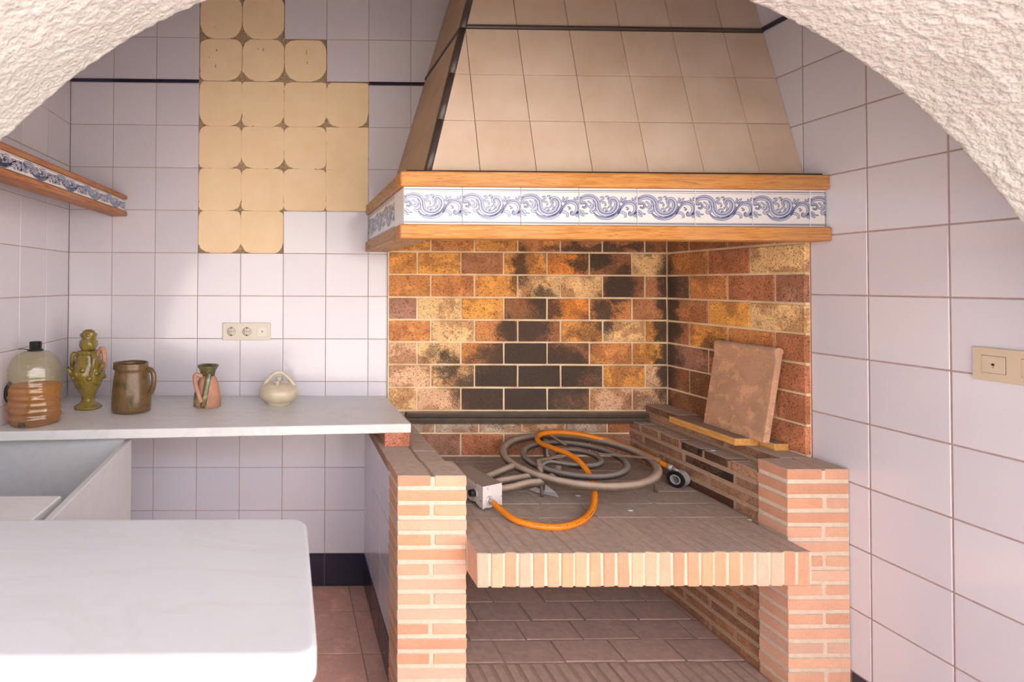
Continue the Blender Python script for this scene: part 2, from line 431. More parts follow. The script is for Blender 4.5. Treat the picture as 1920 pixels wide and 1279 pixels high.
# ------------------------------------------------------------------ setting: back wall
wb = tag(multi('wall_back', [(XL-.25, 2.9, .014, .2, 0, CEIL)], 'sand'), 'back wall with white square tiles and a bare patch of tile adhesive', None, None, 'structure')
def rows_back():
    r = [(1.35+.2*k, 1.55+.2*k) for k in range(-6, 5)]
    r += [(2.365+.2*k, min(2.565+.2*k, CEIL)) for k in range(0, 3)]
    return r
cols_back = [(-.2+.2*i, .2*i) for i in range(0, 10)]
MISS = {}
for (z0, z1) in rows_back():
    for (x0, x1) in cols_back:
        zc = (z0+z1)/2; xc = (x0+x1)/2
        hole = (1.55 < zc < 1.75 and .4 < xc < .8) or (1.75 < zc < 2.36 and .4 < xc < 1.2) or (2.36 < zc < 2.56 and .4 < xc < 1.0) or (2.56 < zc and .4 < xc < .8)
        if hole: MISS[(z0, z1, x0, x1)] = 1
gbox = []
for (z0, z1) in rows_back():
    for (x0, x1) in cols_back:
        X1 = x1
        if x0 >= 1.2-1e-6 and .6 < z0 and z1 < 1.8: X1 = min(x1, 1.292)
        if (z0, z1, x0, x1) in MISS: continue
        if x0 > 1.21 and z1 < 1.9: continue
        if x0 > 1.19 and z1 < .8: continue
        gbox.append((x0, X1, .002, .0135, z0, z1))
        o = box('tile', x0+G, X1-G, -.0002, .012, z0+G, z1-G, 'tile', wb, .0012)
        o.location.y += random.uniform(-.0005, .0004); o.rotation_euler = (random.uniform(-.003, .003), 0, random.uniform(-.003, .003))
# bits of the pencil trim row and the side return need grout as well
for (x0, x1) in cols_back:
    if .39 < x0 < 1.19: continue
    gbox.append((x0, x1, .002, .0135, 2.35, 2.365))
    prof = [(-.0005, -.0072), (.006, -.0072), (.010, -.003), (.010, .003), (.006, .0072), (-.0005, .0072)]
    # half round strip that stands proud of the tiles
    prism('trim_tile', [(p[0], p[1]) for p in prof], x0+.0008, x1-.0008, 'navy', wb, (Vector((0, 0, 2.3575)), Vector((0, -1, 0)), Vector((0, 0, 1)), Vector((1, 0, 0))))
multi('grout', gbox, 'grout', wb)
# adhesive left by the missing tiles
def pad(name, cx, cz, hx, hz, rad, depth, seed, parent):
    rr = random.Random(seed); bm = bmesh.new(); out = []
    N = 56
    N = 96
    for i in range(N):
        a = 2*PI*i/N; ca, sa = math.cos(a), math.sin(a)
        e = 2+rad*(8 if sa > 0 else 2.4)
        if noise.noise(Vector((round(ca), round(sa), seed*3.1))) > .12: e *= 2.2
        k = (abs(ca)**e+abs(sa)**e)**(-1/e)
        n_ = noise.noise(Vector((ca*3+seed, sa*3, seed*.7)))*.032+noise.noise(Vector((ca*13+seed, sa*13, seed)))*.028
        jit = 1+n_+.012
        out.append((max(-hx, min(hx, ca*k*hx*jit)), max(-hz, min(hz, sa*k*hz*jit))))
    f = [bm.verts.new((x, -depth, z)) for x, z in out]; b = [bm.verts.new((x*1.004, .0, z*1.004)) for x, z in out]
    bm.faces.new(f)
    for i in range(N): bm.faces.new((f[i], f[(i+1) % N], b[(i+1) % N], b[i]))
    bmesh.ops.recalc_face_normals(bm, faces=bm.faces[:])
    if rad < .45: bmesh.ops.bevel(bm, geom=[e_ for e_ in bm.edges if all(v in f for v in e_.verts)], offset=.0012, segments=1, affect='EDGES')
    o = link(name, bm_mesh(bm), 'adhesive', parent, (cx, .0138, cz)); return o
for q, (z0, z1, x0, x1) in enumerate(sorted(MISS)):
    if z0 > 2.3: sq = .32
    else: sq = .62
    flat = x0 > .99 and z0 < 2.1
    if flat: sq = 6
    sq += random.uniform(-.08, .1)
    zt = z1+(.012 if 2.1 < z0 < 2.2 else 0)
    o = pad('adhesive_patch', (x0+x1)/2, (z0+zt)/2, .0992 if sq < .45 else .0999, (zt-z0)/2-(.0008 if sq < .45 else .0002), sq, random.uniform(.0066, .0072), q+3, wb)
# nicks in the adhesive
nick = [(.48, 2.51, .005, .008), (.445, 2.475, .003, .006), (.475, 2.435, .004, .016), (.70, 2.515, .004, .014), (.675, 2.517, .006, .003), (.905, 2.505, .003, .022), (.908, 2.455, .003, .012), (.47, 2.62, .003, .003)]
multi('adhesive_nick', [(x-a/2, x+a/2, .0055, .008, z-b/2, z+b/2) for x, z, a, b in nick], 'sand', wb)

# baseboard on the back wall
bb = tag(multi('baseboard_back', [(XL-.05, 1.19, .003, .013, 0, .15)], 'grout'), 'navy glazed skirting tiles along the foot of the back wall', None, None, 'structure')
for (x0, x1) in cols_back[:7]:
    box('tile', x0+.001, x1-.001, -.003, .004, .002, .149, 'navy', bb, .001)

# ------------------------------------------------------------------ right wall
wr = tag(multi('wall_right', [(XR+.002, XR+.2, -1.75, .2, 0, CEIL)], 'grout'), 'right wall of large white square tiles with pink joints', None, None, 'structure')
rz_ = [(.1806+.2*k, .3806+.2*k) for k in range(0, 11)] + [(2.396+.2*k, min(2.596+.2*k, CEIL)) for k in range(0, 3)]
ry_ = [(-.054-.2*(k+1), -.054-.2*k) for k in range(-1, 7)]
for (z0, z1) in rz_:
    for (y0, y1) in ry_:
        ya, yb = y0, min(y1, 0)
        if z0 < 1.7:                      # behind the masonry and the firebricks there are no tiles
            if z0 >= .75: yb = min(yb, -.676)
            else: yb = min(yb, -.60)
        if yb-ya < .02: continue
        ya = max(ya, YA-.02)
        if yb-ya < .02: continue
        o = box('tile', XR-.0002, XR+.008, ya+.0022, yb-.0022, z0+.0022, z1-.0022, 'tile', wr, .0012)
        o.rotation_euler = (0, random.uniform(-.003, .003), random.uniform(-.003, .003))
prism('trim_tile', [(0, -.0075), (.006, -.0075), (.010, -.003), (.010, .003), (.006, .0075), (0, .0075)], 0, 1.36, 'navy', wr, (Vector((XR, 0, 2.388)), Vector((-1, 0, 0)), Vector((0, 0, 1)), Vector((0, -1, 0))))
br = tag(multi('baseboard_right', [(XR+.0005, XR+.004, YA, -.6, 0, .18)], 'grout'), 'dark skirting tiles along the foot of the right wall', None, None, 'structure')
for k in range(4):
    box('tile', XR-.004, XR+.001, max(YA, -.852-.2*k-.2)+.001, -.852-.2*k-.001, .002, .179, 'navy', br, .001)
box('tile', XR-.004, XR+.001, -.851, -.8, .002, .179, 'navy', br, .001)

# ------------------------------------------------------------------ left wall (slightly splayed)
LA = math.atan(.057)
wl = tag(empty('wall_left_frame'), None); bpy.data.objects.remove(wl)
bm = bmesh.new()
wl = multi('wall_left', [(-.2, -.002, -1.8, .02, 0, CEIL)], 'grout'); wl.location = (XL, 0, 0); wl.rotation_euler = (0, 0, -LA)
tag(wl, 'left wall with white square tiles above the stone sink', None, None, 'structure')
for (z0, z1) in rows_back():
    for k in range(7):
        y1 = -.2*k; y0 = y1-.2
        o = box('tile', -.008, .0002, max(y0, -1.37)+G, y1-G, z0+G, z1-G, 'tile', wl, .0012)
        o.rotation_euler = (0, random.uniform(-.003, .003), random.uniform(-.003, .003))
bl = multi('baseboard_left', [(-.004, -.0005, -1.37, 0, 0, .15)], 'grout'); bl.location = (XL, 0, 0); bl.rotation_euler = (0, 0, -LA)
tag(bl, 'navy skirting tiles under the sink on the left wall', None, None, 'structure')
for k in range(6): box('tile', -.001, .004, -.2*k-.199, -.2*k-.001, .002, .149, 'navy', bl, .001)

# ------------------------------------------------------------------ floor, ceiling
fl = tag(multi('floor', [(-.5, 2.9, -1.75, .2, -.1, -.002)], 'mortar_dirty'), 'terracotta tiled floor with pale joints', None, None, 'structure')
FT = [lin(230, 170, 150), lin(224, 162, 144), lin(232, 178, 160), lin(218, 164, 150)]
for i in range(-1, 7):
    y1 = -.187-.26*(i-1) if i > 0 else (0 if i == 0 else None)
    if y1 is None: continue
    y0 = -.187-.26*i
    for j in range(-6, 7):
        x0 = 1.113+.26*j
        if x0+.26 < -.45 or x0 > 2.6: continue
        x1 = min(x0+.26, XR)
        if j == 0 and y0 > -1: x1 = min(x1, 1.186)
        if 1.19 < x0+.02 and x0 < XR and y0 > -.62: continue
        if x1-x0 < .02: continue
        box('floor_tile', max(x0, -.42)+.002, x1-.002, max(y0, -1.73)+.002, y1-.002, -.012, 0, 'terracotta', fl, .0015, vary(random.choice(FT)))
ce = tag(multi('ceiling', [(-.5, 2.9, -1.8, .2, CEIL, CEIL+.12)], 'room_ceiling'), 'white plaster ceiling', None, None, 'structure')

# ------------------------------------------------------------------ arched front wall of rough stucco
AX, AZ, AR, AT = 1.23735, .72734, 1.39748, .34
def arch_wall():
    bm = bmesh.new(); W = []
    nd = 62; step = .0062
    path = []   # (x, z, outward normal) along the opening, left jamb up, round, right jamb down
    for i in range(24): path.append((AX-AR, AZ*(i/24), -1, 0))
    na = int(PI*AR/step)
    for i in range(na+1):
        a = PI-PI*i/na; path.append((AX+AR*math.cos(a), AZ+AR*math.sin(a), math.cos(a), math.sin(a)))
    for i in range(1, 25): path.append((AX+AR, AZ*(1-i/24), 1, 0))
    rings = []
    for (x, z, nx, nz) in path:
        ring = []
        # first columns run out on the inner face, then through the soffit to the outer face
        prof = [(.35, 0), (.12, 0), (.05, 0), (.03, 0), (.018, .0), (.010, .002), (.004, .006)]+[(0, .012+(AT-.024)*k/nd) for k in range(nd+1)]+[(.004, AT-.006), (.010, AT-.002), (.02, AT), (.06, AT), (.35, AT)]
        for (o_, d) in prof:
            p = Vector((x+nx*o_, YA-d, z+nz*o_))
            if z > 1.2 or True:
                n1 = noise.noise(p*62)+.6*noise.noise(p*120+Vector((5, 3, 1)))
                n2 = noise.noise(p*7)
                amp = n1*.0032+n2*.004
                if o_ < .06: p += Vector((-nx, 0, -nz))*amp
            ring.append(bm.verts.new(p))
        rings.append(ring)
    for i in range(len(rings)-1):
        A, B = rings[i], rings[i+1]
        for k in range(len(A)-1): bm.faces.new((A[k], B[k], B[k+1], A[k+1]))
    # outer fill so that the wall is closed up to the ceiling and the sides
    def quad(pts): bm.faces.new([bm.verts.new(p) for p in pts])
    me = bm_mesh(bm, True)
    return me
wf = link('wall_front', arch_wall(), 'stucco'); tag(wf, 'rough white stucco wall with a wide round arch', None, None, 'structure')
# flanks and head of the arched wall, as one ring of slabs around the opening
def arch_fill():
    bm = bmesh.new(); R2 = AR+.33; n = 64
    top = 3.3
    for (ya) in (YA-.001, YA-AT+.001):
        v0 = []; v1 = []
        for i in range(n+1):
            a = PI-PI*i/n; x, z = AX+R2*math.cos(a), AZ+R2*math.sin(a)
            v0.append(bm.verts.new((x, ya, z)))
            v1.append(bm.verts.new((AX+math.cos(a)*4.2, ya, max(AZ+math.sin(a)*4.2, z))))
        for i in range(n): bm.faces.new((v0[i], v0[i+1], v1[i+1], v1[i]))
        for s in (-1, 1):
            bm.faces.new([bm.verts.new(p) for p in ((AX+s*R2, ya, 0), (AX+s*4.2, ya, 0), (AX+s*4.2, ya, AZ), (AX+s*R2, ya, AZ))])
    bmesh.ops.recalc_face_normals(bm, faces=bm.faces[:])
    return bm_mesh(bm)
link('stucco_face', arch_fill(), 'stucco', wf)
box('roof_sky_blocker', -3.2, 5.4, -4.6, 2.6, 3.12, 3.3, 'plaster', ce, 0)  # unseen slab, stretched far over the terrace to keep high sky off the bar

# ------------------------------------------------------------------ terrace outside
tg = tag(multi('ground', [(-30, 30, -34, -1.75, -.14, -.02)], 'terrace'), 'pale terrace paving in front of the arch', None, None, 'structure')

ow = tag(multi('bounce_wall', [(-16, 18, -9.3, -9.1, -.02, 4.2)], 'ochre'), 'added unseen white wall across the terrace that bounces sunlight into the room', 'wall')  # added out of view: bounces sun to the room, shows in tiles, blocks low sky

# ------------------------------------------------------------------ barbecue masonry
B0 = (1.9, -.4, 0)
bq = tag(empty('barbecue', B0), 'built-in brick barbecue with two salmon brick piers and a projecting hearth slab', 'barbecue')
def part(name): return empty(name, (0, 0, 0), bq)
SAL = [lin(226, 174, 142), lin(222, 166, 132), lin(230, 182, 152), lin(218, 162, 132), lin(226, 176, 148), lin(228, 186, 162)]
DIRTY = [lin(184, 142, 116), lin(168, 126, 102), lin(192, 150, 120), lin(158, 118, 96), lin(176, 134, 108)]
vi = [0]
def bk(parent, x0, x1, y0, y1, z0, z1, colr, mat='brick', j=.0008):
    vi[0] += 1
    key = (x0, x1, y0, y1, z0, z1)
    return box('brick', x0, x1, y0, y1, z0, z1, mat, parent, .0022, vary(colr, .035), j, None, B0, None, vi[0] % 5)
PITCH = .0461; BH = .0335
def mbox(name, boxes, mat, parent): return multi(name, boxes, mat, parent, B0)
# left pier
pl = mbox('pier', [(1.1715, 1.3875, -.7945, -.66, 0, .7985)], 'mortar', bq)
for i in range(18):
    zt = .8035-.0465*i; zb = max(zt-BH, 0)
    if zt < .01: break
    s = random.uniform(-.0006, .001)
    if i % 2 == 0:
        m_ = 1.279+random.uniform(-.004, .004)
        bk(pl, 1.169-s, m_-.0065, -.797-s, -.66, zb, zt, random.choice(SAL)); bk(pl, m_+.0065, 1.3895+s, -.797+s, -.66, zb, zt, random.choice(SAL))
    else: bk(pl, 1.169+s, 1.3895-s, -.797+s, -.66, zb, zt, random.choice(SAL))
# right pier
pr_ = mbox('pier', [(2.426, 2.6255, -.7945, -.692, 0, .8165)], 'mortar', bq)
for i in range(18):
    zt = .822-PITCH*i; zb = max(zt-BH, 0)
    if zt < .01: break
    s = random.uniform(-.0006, .001)
    if i % 2 == 0:
        m_ = 2.543+random.uniform(-.003, .003)
        bk(pr_, 2.4235-s, m_-.006, -.797-s, -.69, zb, zt, random.choice(SAL)); bk(pr_, m_+.006, 2.624+s, -.797+s, -.69, zb, zt, random.choice(SAL))
    else: bk(pr_, 2.4235+s, 2.625-s, -.797+s, -.69, zb, zt, random.choice(SAL))
# right ledge: side wall with a lower and an upper step
rl = mbox('ledge', [(2.4325, 2.62, -.690, 0, 0, .770), (2.513, 2.62, -.690, 0, .77, .817)], 'mortar_dirty', bq)
BLK = lin(46, 38, 34)
zt = .776
h = .118
for k in range(6):
    y1 = .022-h*k; y0 = y1-h
    y1 = min(y1, 0)
    c_ = random.choice(DIRTY)
    if k in (3,): c_ = BLK
    if k == 4: c_ = lin(96, 68, 56)
    bk(rl, 2.43, 2.505, max(y0, -.69)+.006, y1-.006, zt-BH, zt, c_, 'brick_inner')
for k in range(3):
    y1 = -.0-.23*k; y0 = y1-.23
    bk(rl, 2.51, 2.61, max(y0, -.69)+.006, y1-.006, .822-BH, .822, random.choice(DIRTY), 'brick_inner')
for i in range(2, 18):
    zt = .822-PITCH*i; zb = zt-BH
    if zt < .06: break
    off = (-.118, -.008)[i % 2]
    ys = [0]+[off-.236*k for k in range(4) if off-.236*k < -.03]; ys = [y for y in ys if y > -.66]+[-.69]
    for k in range(len(ys)-1):
        c_ = random.choice(DIRTY)
        if zt > .62 and i == 2 and k == 2: c_ = lin(60, 46, 40)
        if zt > .55 and i == 4 and k == 2: c_ = lin(92, 62, 50)
        if zt < .5: c_ = random.choice([lin(184, 132, 98), lin(172, 122, 92), lin(190, 138, 104), lin(164, 116, 90)])
        bk(rl, 2.43, 2.52, ys[k+1]+.006, ys[k]-.006, zb, zt, c_, 'brick_inner')
# left ledge
ll = mbox('ledge', [(1.194, 1.3655, -.662, 0, 0, .7955)], 'mortar_dirty', bq)
for (x0, x1, off) in ((1.169, 1.276, 0), (1.284, 1.368, -.09)):
    ys = [0]+[y for y in (off-.225, off-.45) if y < -.03]+[-.658]
    for k in range(len(ys)-1):
        bk(ll, x0, x1, ys[k+1]+.004, ys[k]-.004, .7985-BH, .7985, random.choice(DIRTY), 'brick_inner')
for i in range(1, 4):
    zt = .7985-.0465*i
    for k in range(3): bk(ll, 1.30, 1.368, -.225*(k+1)+.005, -.225*k-.005, zt-BH, zt, random.choice(DIRTY), 'brick_inner')
# side panel with tiles facing the sink area
sp_ = mbox('side_panel', [(1.188, 1.196, -.658, 0, 0, .762)], 'grout', bq)
for (z0, z1) in rows_back():
    if z0 > .7: continue
    zz1 = min(z1, .762)
    for (y0, y1) in ((-.2, 0), (-.4, -.2), (-.6, -.4), (-.657, -.6)):
        box('tile', 1.1855, 1.192, y0+G, y1-G, z0+G, zz1-G, 'tile', sp_, .001, base=B0)
for (y0, y1) in ((-.2, 0), (-.4, -.2), (-.6, -.4), (-.657, -.6)):
    box('skirting_tile', 1.183, 1.19, y0+.001, y1-.001, .002, .149, 'navy', sp_, .001, base=B0)
# hearth slab
hs = mbox('hearth', [(1.393, 2.411, -.883, -.65, .505, .6025), (1.368, 2.431, -.66, 0, .505, .6022), (1.3885, 1.40, -.80, -.69, .506, .60)], 'mortar', bq)
NS = 24; wS = (2.413-1.39)/NS
for k in range(NS):
    x0 = 1.39+wS*k
    s = random.uniform(-.0015, .0015)
    bk(hs, x0, x0+.0338, -.886-s, -.655, .502+random.uniform(-.001, .001), .605, random.choice(SAL), 'brick_hearth', .0012)
ry = [-.652, -.538, -.426, -.314, -.202, -.09, 0]
for i in range(6):
    x = 1.372; off = (.10, .17, .03, .13, .08, .15)[i]; xs = [1.372]
    while xs[-1] < 2.42: xs.append(min((xs[-1] if len(xs) > 1 else 1.372-.2+off)+.212, 2.428) if len(xs) > 1 else 1.372+off)
    for k in range(len(xs)-1):
        if xs[k+1]-xs[k] < .02: continue
        bk(hs, xs[k]+.0025, xs[k+1]-.0025, ry[i]+.0025, ry[i+1]-.0025, .56, .6042+random.uniform(-.0008, .0008), random.choice(DIRTY), 'brick_hearth', .0006)
# base below the hearth
bs_ = mbox('base', [(1.39, 2.431, -.872, 0, 0, .1018)], 'mortar_dirty', bq)
by = [-.644, -.531, -.422, -.304, -.19, -.08, 0]
BC = [lin(160, 126, 114), lin(168, 132, 118), lin(150, 118, 110), lin(176, 140, 124)]
for i in range(6):
    off = (.185, .10, .17, .07, .15, .05)[i]; xs = [1.392, 1.392+off]
    while xs[-1] < 2.42: xs.append(min(xs[-1]+.212, 2.43))
    for k in range(len(xs)-1):
        if xs[k+1]-xs[k] < .02: continue
        bk(bs_, xs[k]+.003, xs[k+1]-.003, by[i]+.003, by[i+1]-.003, .06, .105+random.uniform(-.0012, .0012), random.choice(BC), 'brick_base')
NB_ = 23
for k in range(NB_):
    x0 = 1.392+(2.43-1.392)/NB_*k
    bk(bs_, x0+.001, x0+.034, -.875, -.65, 0.002, .105+random.uniform(-.0015, .0015), random.choice(BC), 'brick_base', .0012)

# ------------------------------------------------------------------ firebrick linings
zr = [1.667, 1.561, 1.4542, 1.348, 1.243, 1.139, 1.034, .927, .820, .714, .609]
JA = [1.292, 1.491, 1.697, 1.901, 2.104, 2.304, 2.506, 2.612]; JB = [1.292, 1.427, 1.633, 1.835, 2.040, 2.241, 2.444, 2.612]
OR = lin(240, 170, 92); YE = lin(255, 184, 96); TN = lin(252, 208, 150); OB = lin(228, 156, 96); BR = lin(196, 136, 96); DK = lin(170, 118, 84); PT = lin(240, 194, 154); PB = lin(184, 138, 116); BO = lin(240, 154, 76); BK = lin(112, 92, 78); GT = lin(204, 184, 162); RB = lin(204, 134, 98)
rowsB = [
    ('A', [OR, OB, OB, OB, DK, DK, DK]),
    ('A', [OR, OB, OR, OB, BR, BR, DK]),
    ('B', [OR, YE, BR, OR, BO, DK, TN]),
    ('A', [OB, OB, OR, TN, TN, DK, BR]),
    ('B', [PB, TN, YE, DK, BO, OB, BR]),
    ('A', [OB, TN, OB, BR, OR, TN, OR]),
    ('B', [PT, TN, OB, BK, DK, OB, YE]),
    ('A', [PT, TN, BK, BK, BK, OR, PT]),
    ('B', [TN, PT, DK, BK, BK, PT, PT]),
    ('A', [GT, GT, GT, PT, GT, RB, PB]),
    ('B', [PB, PB, RB, PB, PB, PB, PB])]
F0 = (1.95, -.02, .605)
fb = tag(empty('firebrick_panel', F0, wb), 'soot-blackened orange firebrick panel behind the hearth')
multi('mortar_bed', [(1.290, 2.62, -.0175, .014, .60, 1.78)], 'mortar_fire', fb, F0)
def fbrick(parent, base, x0, x1, y0, y1, z0, z1, c_):
    vi[0] += 1
    return box('brick', x0, x1, y0, y1, z0, z1, 'firebrick', parent, .002, vary(c_, .03), .0008, None, base, None, vi[0] % 5)
for r_, (kind, cols_) in enumerate(rowsB):
    J = JA if kind == 'A' else JB
    zt = 1.667-.1059*(r_-0)+(.0) if r_ else 1.667
    zt = [1.667, 1.561, 1.4542, 1.348, 1.243, 1.139, 1.034, .927, .820, .714, .714][r_] if r_ < 9 else None
    if r_ == 0: z1, z0 = 1.667+.106-.106, 1.561
    ztop = ([1.667]+zr[1:])[r_] if r_ > 0 else 1.667
    z1 = zr[0]-.1058*(r_) if False else ([1.667, 1.561, 1.4542, 1.348, 1.243, 1.139, 1.034, .927, .820, .714, .714][r_])
    if r_ == 10: break
    z0 = [1.561, 1.4542, 1.348, 1.243, 1.139, 1.034, .927, .820, .714, .609][r_]
    src = rowsB[r_+1] if r_ >= 0 else rowsB[0]
    kind, cols_ = src; J = list(JA if kind == 'A' else JB)
    if r_ == 8: J = [j+.02 if 0 < n_ < 7 else j for n_, j in enumerate(J)]
    for k in range(7):
        s = random.uniform(0, .0012)
        fbrick(fb, F0, J[k]+.0042, J[k+1]-.0042, -.0208-s, 0, z0+.0045, z1-.0045, cols_[k])
for k in range(7): fbrick(fb, F0, JB[k]+.0042, JB[k+1]-.0042, -.0208, 0, 1.672, 1.772, DK)
fs = tag(empty('firebrick_panel', (2.61, -.34, .822), wr), 'orange and brown firebrick panel above the planks')
S0 = (2.61, -.34, .822)
multi('mortar_bed', [(2.6125, 2.6290, -.6735, -.0176, .80, 1.78)], 'mortar_fire', fs, S0)
S1 = [-.022, -.259, -.461, -.676]; S2 = [-.022, -.155, -.358, -.563, -.676]
rowsS = [(S2, [DK, DK, BR, BR]), (S1, [OB, RB, TN]), (S2, [BK, OB, RB, PB]), (S1, [BR, YE, TN]), (S2, [DK, OR, OB, RB]), (S1, [DK, RB, RB]), (S2, [DK, DK, RB, RB]), (S1, [DK, RB, RB])]
rowsS[4] = (S2, [BR, OR, OB, RB]); rowsS[5] = (S1, [PB, RB, RB])
for r_ in range(8):
    z1 = [1.667, 1.561, 1.4542, 1.348, 1.243, 1.139, 1.034, .927][r_]; z0 = [1.561, 1.4542, 1.348, 1.243, 1.139, 1.034, .927, .822][r_]
    J, cc = rowsS[r_]
    for k in range(len(J)-1):
        fbrick(fs, S0, 2.6085-random.uniform(0, .001), 2.627, J[k+1]+(.0042 if k < len(J)-2 else .001), J[k]-.0042, z0+.0045, z1-.0045, cc[k])
for k in range(3): fbrick(fs, S0, 2.6085, 2.627, S1[k+1]+.004, S1[k]-.004, 1.672, 1.772, DK)

# steel rail on the back of the hearth
gr = tag(empty('grill_rail', (1.95, -.04, .758)), 'sooty dark steel double rail fixed along the back of the hearth', 'rail')
for nm, bx in (('rail_flange', (1.372, 2.50, -.052, -.0215, .812, .817)), ('rail_web', (1.372, 2.50, -.026, -.0215, .760, .812)), ('rail_flange', (1.372, 2.50, -.046, -.026, .784, .789)), ('rail_lip', (1.372, 2.50, -.052, -.049, .797, .812)), ('rail_lip', (1.372, 2.50, -.046, -.043, .765, .784))):
    box(nm, *bx, 'rail', gr, .0006, base=(1.95, -.04, .758))

# ------------------------------------------------------------------ extractor hood
H0 = (1.9, -.4, 1.56)
hd = tag(empty('extractor_hood', H0), 'tiled sloping chimney hood with oak mouldings and a blue and white border', 'chimney hood')
# hood core
def hood_core():
    # outer sloped shell and an inner sooty cavity, open below
    def yf(z): return -.655+.262*(z-1.79)
    def xs(z): return 1.297+.300*(z-1.79)
    zt = CEIL
    bm = bmesh.new()
    def v(x, y, z): return bm.verts.new((x-H0[0], y-H0[1], z-H0[2]))
    e = .004
    a = [v(xs(1.775)+e, yf(1.775)+e, 1.775), v(XR-.001, yf(1.775)+e, 1.775), v(XR-.001, .0135, 1.775), v(xs(1.775)+e, .0135, 1.775)]
    b = [v(xs(zt)+e, yf(zt)+e, zt), v(XR-.001, yf(zt)+e, zt), v(XR-.001, .0135, zt), v(xs(zt)+e, .0135, zt)]
    for i in (0, 3): bm.faces.new((a[i], a[(i+1) % 4], b[(i+1) % 4], b[i]))
    bm.faces.new(b)
    bmesh.ops.recalc_face_normals(bm, faces=bm.faces[:])
    return bm_mesh(bm)
link('hood_core', hood_core(), 'grout', hd)
# mouldings
ux0, ux1, uy = 1.188, 2.6265, -.747
multi('inner_panel', [(1.215, 2.625, -.722, -.712, 1.60, 1.79), (1.215, 1.225, -.712, -.002, 1.60, 1.79), (1.215, 2.625, -.722, -.002, 1.775, 1.782)], 'soot_metal', hd, H0)
def mould(name, x0, x1, y0, y1, z0, z1, mat): return box(name, x0, x1, y0, y1, z0, z1, mat, hd, .004, base=H0)
mould('oak_moulding', ux0, ux1, -.747, -.655, 1.733, 1.7815, 'oak0')
mould('oak_moulding', ux0, 1.285, -.6549, -.001, 1.733, 1.7815, 'oak_side')
mould('oak_moulding', ux0-.002, ux1, -.752, -.675, 1.560, 1.6065, 'oak0')
mould('oak_moulding', ux0-.002, 1.30, -.6749, -.001, 1.560, 1.6065, 'oak_side')
